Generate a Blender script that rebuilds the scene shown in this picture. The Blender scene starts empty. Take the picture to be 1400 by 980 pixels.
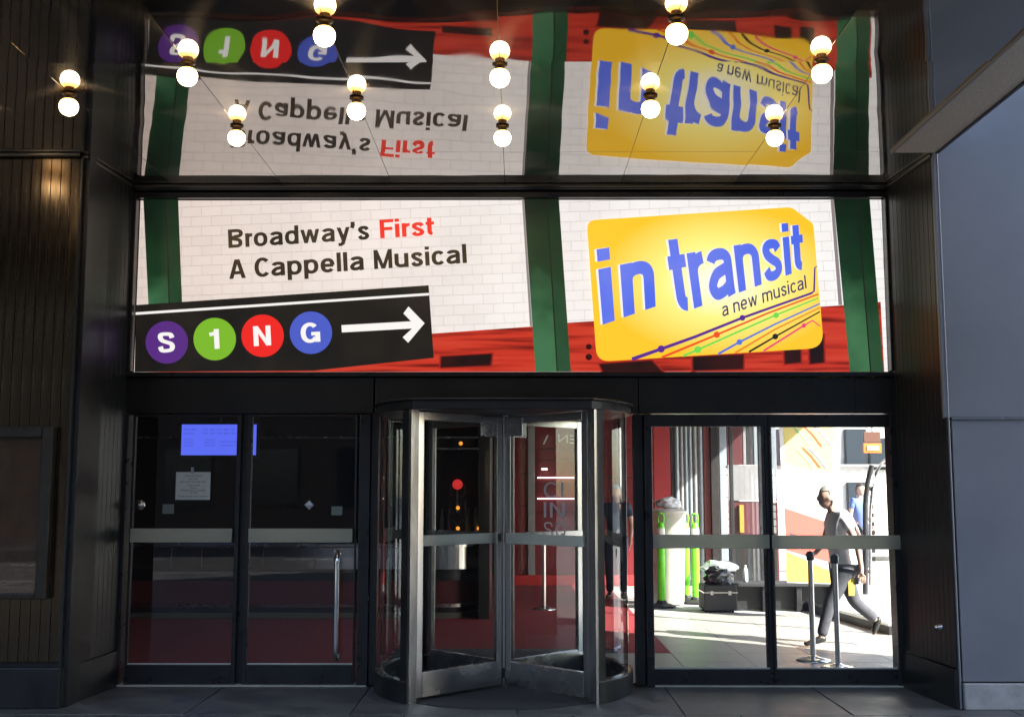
import bpy, bmesh, math, random
from mathutils import Vector, Matrix, Euler
random.seed(7)
R = math.radians
S = bpy.context.scene
COL = S.collection

# ------------------------------------------------------------------ camera
F = 1550.0                       # focal length in pixels of a 1400 px wide frame
CAM = Vector((0.0, -9.71, 1.62))
PITCH, YAW = math.atan(180 / F), math.atan(8 / F)
cd = bpy.data.cameras.new('camera'); cam = bpy.data.objects.new('camera', cd); COL.objects.link(cam)
cam.location = CAM; cam.rotation_euler = (R(90) + PITCH, 0, YAW)
cd.sensor_width = 36; cd.lens = F / 1400 * 36; cd.clip_start = .05; cd.clip_end = 600
S.camera = cam
RM = Euler((R(90) + PITCH, 0, YAW)).to_matrix()

# ------------------------------------------------------------------ sky, sun, exposure
SUN_EL, SUN_AZ = R(35), R(-37)    # azimuth measured from +X, towards the camera side
w = bpy.data.worlds.new('World'); S.world = w; w.use_nodes = True
nt = w.node_tree; sky = nt.nodes.new('ShaderNodeTexSky'); sky.sky_type = 'NISHITA'; sky.sun_disc = False
sky.sun_elevation = SUN_EL; sky.sun_rotation = R(90) - SUN_AZ; sky.air_density = 1.0; sky.dust_density = 1.2
bg = nt.nodes['Background']; bg.inputs[1].default_value = .15
nt.links.new(sky.outputs[0], bg.inputs[0])
sl = bpy.data.lights.new('sun', 'SUN'); sl.energy = 5.0; sl.angle = R(.5); sl.color = (1, .95, .88)
so = bpy.data.objects.new('sun', sl); COL.objects.link(so)
sd = Vector((math.cos(SUN_EL) * math.cos(SUN_AZ), math.cos(SUN_EL) * math.sin(SUN_AZ), math.sin(SUN_EL)))
so.rotation_euler = sd.to_track_quat('Z', 'Y').to_euler(); so.location = (20, -10, 20)
S.view_settings.view_transform = 'Standard'; S.view_settings.look = 'None'
EXPO = 2.0                                          # exposed for the shade, as in the photograph
S.view_settings.exposure = EXPO; S.view_settings.gamma = 1
S.render.engine = 'CYCLES'
S.cycles.max_bounces = 9; S.cycles.transparent_max_bounces = 24; S.cycles.glossy_bounces = 5
S.cycles.caustics_reflective = False; S.cycles.sample_clamp_indirect = 4
S.cycles.use_denoising = True

# ------------------------------------------------------------------ measuring helpers (plane intersections)
def ray(px, py): return (RM @ Vector(((px - 700) / F, (490 - py) / F, -1))).normalized()
def P(px, py, Y=0.0):
    d = ray(px, py); return CAM + d * ((Y - CAM.y) / d.y)
def G(px, py, Z=0.0):
    d = ray(px, py); return CAM + d * ((Z - CAM.z) / d.z)
CEIL = P(708, 256).z
YF = -1.0                        # plane of the walls either side of the recess

# ------------------------------------------------------------------ object helpers
def tag(o, label=None, cat=None, group=None, kind=None):
    if label: o['label'] = label
    if cat: o['category'] = cat
    if group: o['group'] = group
    if kind: o['kind'] = kind
    return o
def empty(name, loc=(0, 0, 0), label=None, cat=None, group=None):
    o = bpy.data.objects.new(name, None); o.empty_display_size = .1; COL.objects.link(o); o.location = loc
    return tag(o, label, cat, group)
def mesh_obj(name, me, m, parent=None):
    o = bpy.data.objects.new(name, me); COL.objects.link(o)
    if m: me.materials.clear(); me.materials.append(m)
    if parent:
        o.parent = parent
        off = parent.location.copy(); q = parent.parent
        while q: off += q.location; q = q.parent
        o.location = -off if True else (0, 0, 0)
    return o
class MB:
    """collects shapes in world coordinates; build() links them as one mesh"""
    def __init__(s): s.v = []; s.f = []; s.sm = []
    def add(s, vs, fs, smooth=False):
        n = len(s.v); s.v += [tuple(v) for v in vs]; s.f += [tuple(i + n for i in f) for f in fs]; s.sm += [smooth] * len(fs); return s
    def box(s, a, b, M=None):
        x0, y0, z0 = a; x1, y1, z1 = b
        if x0 > x1: x0, x1 = x1, x0
        if y0 > y1: y0, y1 = y1, y0
        if z0 > z1: z0, z1 = z1, z0
        vs = [Vector(p) for p in ((x0,y0,z0),(x1,y0,z0),(x1,y1,z0),(x0,y1,z0),(x0,y0,z1),(x1,y0,z1),(x1,y1,z1),(x0,y1,z1))]
        if M: vs = [M @ v for v in vs]
        return s.add(vs, ((0,3,2,1),(4,5,6,7),(0,1,5,4),(1,2,6,5),(2,3,7,6),(3,0,4,7)))
    def prism(s, pts, y0, y1):
        """polygon of (x,z) points extruded along Y"""
        n = len(pts); vs = [(p[0], y0, p[1]) for p in pts] + [(p[0], y1, p[1]) for p in pts]
        fs = [tuple(range(n)), tuple(range(2*n-1, n-1, -1))] + [(i, (i+1) % n, n + (i+1) % n, n + i)[::-1] for i in range(n)]
        return s.add(vs, fs)
    def slab(s, pts, z0, z1):
        n = len(pts); vs = [(p[0], p[1], z0) for p in pts] + [(p[0], p[1], z1) for p in pts]
        fs = [tuple(range(n-1, -1, -1)), tuple(range(n, 2*n))] + [(i, (i+1) % n, n + (i+1) % n, n + i) for i in range(n)]
        return s.add(vs, fs)
    def rings(s, prof, c=(0,0,0), n=32, axis='Z', smooth=True, caps=True):
        """lathe: prof = [(r, h), ...]"""
        vs = []
        for r, h in prof:
            for k in range(n):
                a = 2 * math.pi * k / n; p = (r * math.cos(a), r * math.sin(a), h)
                if axis == 'Y': p = (p[0], h, p[1])
                if axis == 'X': p = (h, p[0], p[1])
                vs.append((p[0] + c[0], p[1] + c[1], p[2] + c[2]))
        fs = [(j*n + k, j*n + (k+1) % n, (j+1)*n + (k+1) % n, (j+1)*n + k) for j in range(len(prof)-1) for k in range(n)]
        s.add(vs, fs, smooth)
        if caps:
            if prof[0][0] > 1e-4: s.add(vs[:n], (tuple(range(n-1, -1, -1)),))
            if prof[-1][0] > 1e-4: s.add(vs[-n:], (tuple(range(n)),))
        return s
    def tube(s, pts, r, n=10, smooth=True):
        pts = [Vector(p) for p in pts]; rr = r if isinstance(r, (list, tuple)) else [r] * len(pts); vs = []
        up = Vector((0, 0, 1))
        for i, p in enumerate(pts):
            t = (pts[min(i+1, len(pts)-1)] - pts[max(i-1, 0)]).normalized()
            u = up if abs(t.dot(up)) < .95 else Vector((1, 0, 0))
            a = t.cross(u).normalized(); b = a.cross(t).normalized()
            for k in range(n):
                q = 2 * math.pi * k / n; vs.append(p + (a * math.cos(q) + b * math.sin(q)) * rr[i])
        fs = [(j*n + k, j*n + (k+1) % n, (j+1)*n + (k+1) % n, (j+1)*n + k) for j in range(len(pts)-1) for k in range(n)]
        s.add(vs, fs, smooth)
        s.add(vs[:n], (tuple(range(n-1, -1, -1)),)); s.add(vs[-n:], (tuple(range(n)),))
        return s
    def arc(s, c, r0, r1, a0, a1, z0, z1, n=24):
        """curved wall; angle 0 points to -Y, grows towards +X"""
        vs = []
        for k in range(n + 1):
            a = a0 + (a1 - a0) * k / n; x, y = math.sin(a), -math.cos(a)
            for r in (r0, r1):
                for z in (z0, z1): vs.append((c[0] + x*r, c[1] + y*r, z))
        fs = []
        for k in range(n):
            b = 4*k; d = b + 4
            fs += [(b, b+1, d+1, d), (b+2, d+2, d+3, b+3), (b, d, d+2, b+2), (b+1, b+3, d+3, d+1)]
        fs += [(0, 2, 3, 1), (4*n, 4*n+1, 4*n+3, 4*n+2)]
        return s.add(vs, fs)
    def build(s, name, m, parent=None, bevel=0, fix=True):
        me = bpy.data.meshes.new(name); me.from_pydata(s.v, [], s.f)
        for p, q in zip(me.polygons, s.sm): p.use_smooth = q
        if fix:
            b = bmesh.new(); b.from_mesh(me); bmesh.ops.recalc_face_normals(b, faces=b.faces); b.to_mesh(me); b.free()
        o = mesh_obj(name, me, m, parent)
        if bevel:
            md = o.modifiers.new('bevel', 'BEVEL'); md.width = bevel; md.segments = 2; md.limit_method = 'ANGLE'; md.angle_limit = R(40)
        return o
def copy_tree(o, parent=None):
    c = o.copy(); COL.objects.link(c)
    if parent: c.parent = parent
    for ch in list(o.children): copy_tree(ch, c)
    return c

# ------------------------------------------------------------------ materials
MATS = {}
def mat(name, col, rough=.5, metal=0, var=0, vscale=8, bump=0, bscale=40, emis=None, estr=0, stretch=None, spec=None, rvar=0, var2=None):
    if name in MATS: return MATS[name]
    m = bpy.data.materials.new(name); m.use_nodes = True; n = m.node_tree; b = n.nodes['Principled BSDF']
    col = tuple(col) + (1,) if len(col) == 3 else col
    b.inputs['Base Color'].default_value = col; b.inputs['Roughness'].default_value = rough; b.inputs['Metallic'].default_value = metal
    if spec is not None: b.inputs['Specular IOR Level'].default_value = spec
    if emis: b.inputs['Emission Color'].default_value = tuple(emis) + (1,); b.inputs['Emission Strength'].default_value = estr
    if var or bump or rvar:
        tc = n.nodes.new('ShaderNodeTexCoord'); mp = n.nodes.new('ShaderNodeMapping'); n.links.new(tc.outputs['Object'], mp.inputs[0])
        if stretch: mp.inputs['Scale'].default_value = stretch
    if var or rvar:
        nz = n.nodes.new('ShaderNodeTexNoise'); nz.inputs['Scale'].default_value = vscale; nz.inputs['Detail'].default_value = 8; nz.inputs['Roughness'].default_value = .65
        n.links.new(mp.outputs[0], nz.inputs[0])
    if var:
        mx = n.nodes.new('ShaderNodeMix'); mx.data_type = 'RGBA'
        c2 = var2 + (1,) if var2 else tuple(min(1, c * (1 + var)) for c in col[:3]) + (1,)
        mx.inputs[6].default_value = tuple(c * (1 - var) for c in col[:3]) + (1,); mx.inputs[7].default_value = c2
        rp = n.nodes.new('ShaderNodeMapRange'); rp.inputs[1].default_value = .32; rp.inputs[2].default_value = .68
        n.links.new(nz.outputs[0], rp.inputs[0]); n.links.new(rp.outputs[0], mx.inputs[0]); n.links.new(mx.outputs[2], b.inputs['Base Color'])
    if rvar:
        r2 = n.nodes.new('ShaderNodeMapRange'); r2.inputs[1].default_value = .3; r2.inputs[2].default_value = .7
        r2.inputs[3].default_value = max(.02, rough - rvar); r2.inputs[4].default_value = min(1, rough + rvar)
        n.links.new(nz.outputs[0], r2.inputs[0]); n.links.new(r2.outputs[0], b.inputs['Roughness'])
    if bump:
        nb = n.nodes.new('ShaderNodeTexNoise'); nb.inputs['Scale'].default_value = bscale; nb.inputs['Detail'].default_value = 5
        bp = n.nodes.new('ShaderNodeBump'); bp.inputs['Strength'].default_value = bump; bp.inputs['Distance'].default_value = .01
        n.links.new(mp.outputs[0], nb.inputs[0]); n.links.new(nb.outputs[0], bp.inputs['Height']); n.links.new(bp.outputs[0], b.inputs['Normal'])
    MATS[name] = m; return m
def glass_mat(name, tint=(.92, .95, .94), ior=1.5, rough=0.0, haze=0.0):
    if name in MATS: return MATS[name]
    m = bpy.data.materials.new(name); m.use_nodes = True; n = m.node_tree; n.nodes.clear()
    out = n.nodes.new('ShaderNodeOutputMaterial'); mx = n.nodes.new('ShaderNodeMixShader'); fr = n.nodes.new('ShaderNodeFresnel')
    fr.inputs[0].default_value = ior; tr = n.nodes.new('ShaderNodeBsdfTransparent'); tr.inputs[0].default_value = tint + (1,)
    gl = n.nodes.new('ShaderNodeBsdfGlossy'); gl.inputs['Roughness'].default_value = rough; gl.inputs[0].default_value = (1, 1, 1, 1)
    ge = n.nodes.new('ShaderNodeNewGeometry'); iv_ = n.nodes.new('ShaderNodeMath'); iv_.operation = 'SUBTRACT'; iv_.inputs[0].default_value = 1
    ml = n.nodes.new('ShaderNodeMath'); ml.operation = 'MULTIPLY'                  # both faces of the pane reflect: doubled at the outer one, none from inside
    n.links.new(ge.outputs['Backfacing'], iv_.inputs[1]); n.links.new(iv_.outputs[0], ml.inputs[0]); n.links.new(fr.outputs[0], ml.inputs[1])
    m2 = n.nodes.new('ShaderNodeMath'); m2.operation = 'MULTIPLY'; m2.use_clamp = True; m2.inputs[1].default_value = 1.25; n.links.new(ml.outputs[0], m2.inputs[0])
    n.links.new(m2.outputs[0], mx.inputs[0])
    src = tr
    if haze:
        df = n.nodes.new('ShaderNodeBsdfDiffuse'); df.inputs[0].default_value = (.6, .6, .58, 1)
        h = n.nodes.new('ShaderNodeMixShader'); tc = n.nodes.new('ShaderNodeTexCoord'); nz = n.nodes.new('ShaderNodeTexNoise'); nz.inputs['Scale'].default_value = 3
        nz.inputs['Detail'].default_value = 6; mr = n.nodes.new('ShaderNodeMapRange'); mr.inputs[1].default_value = .4; mr.inputs[2].default_value = .8
        mr.inputs[4].default_value = haze; n.links.new(tc.outputs['Object'], nz.inputs[0]); n.links.new(nz.outputs[0], mr.inputs[0]); n.links.new(mr.outputs[0], h.inputs[0])
        n.links.new(tr.outputs[0], h.inputs[1]); n.links.new(df.outputs[0], h.inputs[2]); src = h
    n.links.new(src.outputs[0], mx.inputs[1]); n.links.new(gl.outputs[0], mx.inputs[2]); n.links.new(mx.outputs[0], out.inputs[0])
    MATS[name] = m; return m

BLACK = mat('black painted metal', (.018, .018, .018), .38, 0, var=.3, vscale=3, bump=.03, bscale=60, rvar=.1)
FRAME = mat('dark anodised frame', (.022, .022, .024), .32, .0, var=.25, vscale=5, rvar=.08)
FLUTE = mat('dark bronze boards', (.105, .078, .052), .24, 1, var=.25, vscale=4, stretch=(6, 6, .5), rvar=.08)
STEEL = mat('brushed stainless steel', (.60, .585, .57), .2, 1, var=.04, vscale=3, stretch=(4, 4, .8), rvar=.04)
STEELV = mat('worn stainless kick rail', (.56, .55, .54), .26, 1, var=.05, vscale=4, rvar=.05)
CHROME = mat('polished chrome', (.75, .75, .75), .08, 1)
RAIL = mat('satin aluminium push rail', (.68, .67, .58), .42, .25, var=.08, vscale=3, rvar=.08)
GREYW = mat('blue grey painted panel', (.265, .275, .305), .36, .25, var=.09, vscale=1.0, rvar=.04, bump=.012, bscale=90)
CARPET = mat('red carpet', (.23, .014, .018), .95, 0, var=.25, vscale=30, bump=.4, bscale=300)
TILE = mat('pale stone tile', (.34, .33, .295), .45, 0, var=.12, vscale=5, rvar=.1)
def frosted():
    m = bpy.data.materials.new('frosted acrylic rail'); m.use_nodes = True; n = m.node_tree; b = n.nodes['Principled BSDF']; b.inputs['Base Color'].default_value = (.66, .64, .53, 1); b.inputs['Roughness'].default_value = .35
    t = n.nodes.new('ShaderNodeBsdfTranslucent'); t.inputs[0].default_value = (.85, .86, .76, 1); x = n.nodes.new('ShaderNodeMixShader')
    tc = n.nodes.new('ShaderNodeTexCoord'); mp = n.nodes.new('ShaderNodeMapping'); mp.inputs['Scale'].default_value = (2.5, 1, 10); nz = n.nodes.new('ShaderNodeTexNoise'); nz.inputs['Scale'].default_value = 1.5; nz.inputs['Detail'].default_value = 5
    mr = n.nodes.new('ShaderNodeMapRange'); mr.inputs[1].default_value = .3; mr.inputs[2].default_value = .7; mr.inputs[3].default_value = .35; mr.inputs[4].default_value = .6
    n.links.new(tc.outputs['Object'], mp.inputs[0]); n.links.new(mp.outputs[0], nz.inputs[0]); n.links.new(nz.outputs[0], mr.inputs[0]); n.links.new(mr.outputs[0], x.inputs[0])
    n.links.new(b.outputs[0], x.inputs[1]); n.links.new(t.outputs[0], x.inputs[2]); n.links.new(x.outputs[0], n.nodes['Material Output'].inputs[0]); return m
FROST = frosted()
PAVE = mat('grey concrete slab', (.12, .118, .115), .5, 0, var=.55, vscale=2.6, bump=.25, bscale=60, rvar=.2)
ASPH = mat('asphalt', (.05, .05, .05), .85, 0, var=.3, vscale=20, bump=.4, bscale=120)
KERB = mat('kerb stone', (.25, .25, .24), .8, 0, var=.2, bump=.3)
RUBBER = mat('black rubber', (.02, .02, .022), .7, 0, bump=.1)
DARKW = mat('dark lobby wall', (.016, .013, .012), .5, 0, var=.2)
MAROON = mat('maroon wall panel', (.16, .015, .02), .4, 0, var=.12, vscale=2)
GLASS = glass_mat('door glass', (.96, .97, .965), haze=.004)
TINT = glass_mat('tinted drum glass', (.93, .95, .945), haze=.012)
WHITEP = mat('white painted metal', (.8, .8, .8), .4, 0, var=.06)

# ------------------------------------------------------------------ ground
def ground():
    g = MB().slab([(-300, -300), (300, -300), (300, 300), (-300, 300)], -.25, -.16).build('ground', ASPH); tag(g, kind='structure')
    r = MB().slab([(-60, -26), (60, -26), (60, -13.2), (-60, -13.2)], -.15, -.135).build('road', ASPH); tag(r, kind='structure')
    k = MB().box((-60, -13.2, -.16), (60, -13.0, -.002)).build('kerb', KERB, bevel=.02); tag(k, kind='structure')
    k = MB().box((-60, -26.2, -.16), (60, -26.0, -.002)).build('kerb', KERB, bevel=.02); tag(k, kind='structure')
    ln = MB()
    for i in range(-10, 10): ln.box((i*6, -19.66, -.134), (i*6 + 3, -19.54, -.130))
    tag(ln.build('road_marking', WHITEP), kind='structure')
    base = MB().slab([(-60, -13.0), (60, -13.0), (60, 60), (-60, 60)], -.15, -.012).build('pavement', PAVE); tag(base, kind='structure')
    fp = MB().slab([(-60, -40), (60, -40), (60, -26.2), (-60, -26.2)], -.15, -.005).build('far_pavement', PAVE); tag(fp, kind='structure')
    # individual slabs near the entrance, joints recessed
    x = -6.1; w_ = 1.22; i = 0
    meshes = []
    for v in range(4):
        mb = MB().box((0, 0, -.06), (w_ - .012, 1.2 - .012, 0)); o = mb.build('slab', PAVE, base, bevel=.004); meshes.append(o)
    k = 0
    for j in range(5):
        for i in range(10):
            o = meshes[k] if k < 4 else meshes[k % 4].copy()
            if k >= 4: COL.objects.link(o)
            k += 1
            o.location = (-6.1 + i * w_ + (.4 if j % 2 else 0), -.02 - (j + 1) * 1.2, random.uniform(-.0015, .0015))
ground()

# ------------------------------------------------------------------ recess geometry
XL0, XR0 = P(163, 800).x, P(1228, 700).x            # recess jambs at the facade
XL1, XR1 = P(99, 500, YF).x, P(1292, 500, YF).x     # outer corners at YF
print('jambs', XL0, XR0, XL1, XR1, 'ceil', CEIL)
BB = .14
# facade mass round the sign and doors
fac = empty('theatre_front', (0, 0, 0), 'black metal theatre front framing the glass doors under the lit sign', 'shop front')
SX0, SX1 = P(185, 400).x, P(1212, 400).x
SZ0, SZ1 = P(700, 508).z, P(700, 272).z
HB = P(700, 566).z                                   # underside of header
def band(px0, py0, px1, py1, y0, y1, name='header_panel', m=BLACK, bev=.004, parent=fac):
    a, b = P(px0, py1), P(px1, py0); return MB().box((a.x, y0, a.z), (b.x, y1, b.z)).build(name, m, parent, bevel=bev)
for x0, x1 in ((165, 511), (513, 872), (874, 1168), (1170, 1226)): band(x0, 516, x1, 565, -.005, .3)
band(163, 509.5, 1228, 515.5, -.05, .3, 'sign_sill', FRAME)
band(163, 263, 1228, 272, -.035, .3, 'cornice', FRAME)
MB().box((XL0, -.09, P(700, 262).z), (XR0, .3, CEIL - .002)).build('cornice', BLACK, fac, bevel=.012)
MB().box((XL0, -.035, SZ0), (P(176, 400).x, .3, SZ1)).build('jamb_panel', BLACK, fac, bevel=.004)
MB().box((P(176.4, 400).x, -.06, SZ0), (P(184.5, 400).x, .3, SZ1)).build('sign_jamb', FRAME, fac, bevel=.006)
MB().box((P(1212, 400).x, -.06, SZ0), (P(1218, 400).x, .3, SZ1)).build('sign_jamb', FRAME, fac, bevel=.006)
MB().box((P(1218.3, 400).x, -.035, SZ0), (XR0, .3, SZ1)).build('jamb_panel', BLACK, fac, bevel=.004)
# door-level posts between header and ground
def post(px0, px1, y0=-.03, y1=.12, z1=None, m=FRAME):
    return MB().box((P(px0, 750).x, y0, 0), (P(px1, 750).x, y1, z1 or HB - .001)).build('door_post', m, fac, bevel=.004)
post(160, 170); post(490, 505); post(505.6, 516, -.0, .12, m=BLACK); post(868, 881, -.0, .12, m=BLACK); post(881.6, 892, -.06, .12); post(1221, 1232, -.04, .12)

# left wall in bronze boards, right reveal, right grey wall
lw = empty('board_clad_wall', (-4, YF, 0), 'dark bronze wall of narrow upright boards left of the recess', 'wall')
MB().box((-7, YF + .03, 0), (XL1, .3, 14)).build('wall_core', BLACK, lw)
bm_ = MB().box((0, -.03, .34), (.076, 0, CEIL - .004)).build('board', FLUTE, lw, bevel=.003)
n = 0
x = XL1 - .078
while x > -5.6:
    o = bm_ if n == 0 else bm_.copy()
    if n: COL.objects.link(o)
    o.parent = lw; o.location = Vector((x, YF + .028, 0)) - lw.location; o.rotation_euler = (0, 0, R(random.uniform(-.7, .7)))
    x -= .078; n += 1
MB().box((-7, YF - .03, 0), (XL1 + .02, YF + .029, .3)).build('skirting', BLACK, lw, bevel=.008)
def reveal(name, x_near, x_far, side, label):
    e = empty(name, (x_far, 0, 0), label, 'wall')
    L = abs(YF) - .05
    d = Vector((x_near - x_far, YF, 0)); ang = math.atan2(d.x, -d.y)
    nb = 12; wv = d.length / nb
    o0 = MB().box((-.012, 0, .3), (.012, wv - .004, CEIL - .006)).build('board', BLACK if side > 0 else FLUTEB, e, bevel=.003)
    for i in range(nb):
        o = o0 if i == 0 else o0.copy()
        if i: COL.objects.link(o); o.parent = e
        p = Vector((x_far, 0, 0)) + d * ((i + 1) / nb); o.location = p - e.location; o.rotation_euler = (0, 0, ang + R(random.uniform(-.3, .3)))
    b = MB()
    s = side * .03
    b.slab([(x_far, .0), (x_near, YF), (x_near - s, YF - .0), (x_far - s, .0)] if side < 0 else [(x_far, 0), (x_far - s, 0), (x_near - s, YF), (x_near, YF)], 0, .29)
    b.build('skirting', BLACK, e)
    return e
FLUTEB = mat('dark slate boards', (.022, .024, .026), .34, .1, var=.3, vscale=4, stretch=(6, 6, .6), rvar=.1)
rl = reveal('recess_side_wall', XL1, XL0, -1, 'dark boarded side wall of the recess beside the ticket hall doors')
rr = reveal('recess_side_wall', XR1, XR0, 1, 'black boarded side wall of the recess beside the grey wall')
MB().box((XL1, YF + .04, 0), (XL0 - .03, .3, 14)).build('wall_core', BLACK, rl)
# small round valve on the right reveal
kv = P(1276, 857, YF + .2)
MB().rings([(.03, 0), (.03, .02), (.018, .03), (.018, .05), (.0, .055)], (0, 0, 0), 16, 'X').build('valve', STEELV, rr)
rr.children[-1].location = Vector((XR1 - .04, kv.y, kv.z)) - rr.location; rr.children[-1].rotation_euler = (0, 0, R(180))

gw = empty('grey_metal_wall', (4.2, YF, 0), 'tall blue grey metal wall panels right of the entrance', 'wall')
Zj = P(1350, 571, YF).z; Zb = P(1370, 915, YF).z
GX1 = 5.3
MB().box((XR1 + .005, YF + .03, 0), (GX1, .5, 14)).build('wall_core', BLACK, gw)
MB().box((XR1, YF - .012, .0), (P(1306, 740, YF).x - .004, YF + .03, 13)).build('corner_strip', GREYW, gw, bevel=.012)
px = P(1308, 740, YF).x
MB().box((px, YF - .002, .2), (4.62, YF + .03, Zj - .012)).build('panel', GREYW, gw, bevel=.006)
MB().box((px - .06, YF - .006, Zj), (4.62, YF + .03, 8)).build('panel', GREYW, gw, bevel=.008)
MB().box((px, YF - .02, Zj - .011), (4.62, YF + .029, Zj - .001)).build('joint_strip', STEELV, gw)
MB().box((4.63, YF - .002, .2), (GX1, YF + .03, 8)).build('panel', GREYW, gw, bevel=.006)
MB().box((px, YF - .03, .0), (GX1, YF + .03, .19)).build('skirting', mat('pale stone base', (.4, .4, .4), .6, var=.2), gw, bevel=.008)

# ------------------------------------------------------------------ canopy with mirrored panels
can = empty('entrance_canopy', (0, -4, CEIL), 'dark mirror polished canopy ceiling over the entrance with bulbs', 'canopy')
def mirror_mat():
    m = bpy.data.materials.new('dark polished ceiling metal'); m.use_nodes = True; n = m.node_tree; b = n.nodes['Principled BSDF']
    b.inputs['Metallic'].default_value = 1; b.inputs['Base Color'].default_value = (.44, .425, .405, 1)
    tc = n.nodes.new('ShaderNodeTexCoord'); oi = n.nodes.new('ShaderNodeObjectInfo'); ad = n.nodes.new('ShaderNodeVectorMath'); ad.operation = 'MULTIPLY_ADD'
    cb = n.nodes.new('ShaderNodeCombineXYZ'); n.links.new(oi.outputs['Random'], cb.inputs[2])
    n.links.new(cb.outputs[0], ad.inputs[0]); ad.inputs[1].default_value = (0, 0, 37); n.links.new(tc.outputs['Object'], ad.inputs[2])
    nz = n.nodes.new('ShaderNodeTexNoise'); nz.inputs['Scale'].default_value = 1.5; nz.inputs['Detail'].default_value = 1
    bp = n.nodes.new('ShaderNodeBump'); bp.inputs['Strength'].default_value = .14; bp.inputs['Distance'].default_value = .03
    n.links.new(ad.outputs[0], nz.inputs[0]); n.links.new(nz.outputs[0], bp.inputs['Height']); n.links.new(bp.outputs[0], b.inputs['Normal'])
    n2 = n.nodes.new('ShaderNodeTexNoise'); n2.inputs['Scale'].default_value = 5; n2.inputs['Detail'].default_value = 8
    mr = n.nodes.new('ShaderNodeMapRange'); mr.inputs[1].default_value = .35; mr.inputs[2].default_value = .8; mr.inputs[3].default_value = .012; mr.inputs[4].default_value = .055
    n.links.new(tc.outputs['Object'], n2.inputs[0]); n.links.new(n2.outputs[0], mr.inputs[0]); n.links.new(mr.outputs[0], b.inputs['Roughness'])
    g2 = n.nodes.new('ShaderNodeBsdfAnisotropic'); g2.inputs['Color'].default_value = (.45, .42, .38, 1); g2.inputs['Roughness'].default_value = .36; g2.inputs['Anisotropy'].default_value = .6   # fine scratches round the bulbs
    ms = n.nodes.new('ShaderNodeMixShader'); ms.inputs[0].default_value = .10; n.links.new(b.outputs[0], ms.inputs[1]); n.links.new(g2.outputs[0], ms.inputs[2])
    n.links.new(ms.outputs[0], n.nodes['Material Output'].inputs[0])
    return m
MIR = mirror_mat()
TRX0, TRX1 = G(1217, 208, CEIL).x, G(1279, 208, CEIL).x
print('trim', TRX0, TRX1, 'seamY', G(700, 208, CEIL).y, G(1250, 83, CEIL).y)
cols = [-7.0, -5.72, -4.78, -3.84] + [G(93, 127, CEIL).x, 0, 0, G(687, 172, CEIL).x, 0, G(1090, 128, CEIL).x, TRX0]
cols[5] = G(290, 128, CEIL).x; cols[6] = G(467, 84, CEIL).x; cols[8] = G(905, 84, CEIL).x
cols[4] = cols[5] - (cols[6] - cols[5]); cols[3] = cols[4] - .94; cols[2] = cols[3] - .94; cols[1] = cols[2] - .94
ys = [-.002, G(700, 208, CEIL).y]; st = 1.86
ys.append(G(1250, 83, CEIL).y); ys.append(ys[-1] - st)
YCUT = ys[-1]
for j in range(len(ys) - 1):
    for i in range(len(cols) - 1):
        if j == 0: xa, xb = cols[i], cols[i+1]
        else: xa, xb = cols[i], cols[i+1]
        if xb < -4.9 and j == 0: continue
        if j == 0 and i == len(cols) - 2: xb = XR1 - .01
        g_ = .0015
        cx, cy = (xa + xb) / 2, (ys[j] + ys[j+1]) / 2; hx, hy = (xb - xa) / 2 - g_, (ys[j] - ys[j+1]) / 2 - g_
        o = MB().box((-hx, -hy, 0), (hx, hy, .012)).build('ceiling_panel', MIR, None, bevel=.001)
        o.parent = can; o.location = Vector((cx, cy, CEIL)) - can.location
        o.rotation_euler = (R(random.uniform(-.06, .06) + (-.36 if j == 2 else 0)), R(random.uniform(-.06, .06)), 0)
YE = ys[-1]
BEAD0 = mat('dull grey bead', (.25, .25, .25), .5)
MB().box((-7, YE, CEIL + .03), (TRX1, -.0, CEIL + .3)).build('canopy_deck', BLACK, can)
MB().box((TRX0 + .012, YE, CEIL - .012), (TRX1 - .012, ys[1] - .004, CEIL + .02)).build('edge_trim', mat('speckled bronze render', (.60, .55, .48), .85, 0, var=.35, vscale=160, bump=.3, bscale=200), can)
MB().box((TRX0 - .004, YE, CEIL - .02), (TRX0 + .011, ys[1] - .004, CEIL + .02)).build('trim_bead', BEAD0, can)
MB().box((TRX1 - .011, YE, CEIL - .022), (TRX1 + .012, ys[1] - .004, CEIL + .3)).build('trim_bead', BLACK, can)
MB().box((-7, YE - .12, CEIL - .35), (TRX1 + .012, YE - .002, CEIL + .6)).build('fascia', GREYW, can, bevel=.01)

BEAD = mat('bronze ceiling bead', (.10, .09, .075), .3, .8)
def bead(p0, p1, name='ceiling_bead'):
    p0, p1 = Vector(p0), Vector(p1); d = p1 - p0; M = Matrix.Translation(p0) @ Matrix.Rotation(math.atan2(d.y, d.x), 4, 'Z')
    return MB().box((0, -.018, -.03), (d.length, .018, -.001), M).build(name, BEAD, can, bevel=.008)
bead((-6, YF - .04, CEIL), (XL1, YF - .04, CEIL)); bead((XL1 + .02, YF, CEIL), (XL0 + .02, -.1, CEIL)); bead((XL0 + .03, -.11, CEIL), (XR0 - .03, -.11, CEIL)); bead((XR0 - .02, -.1, CEIL), (XR1 - .03, YF, CEIL))
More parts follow.
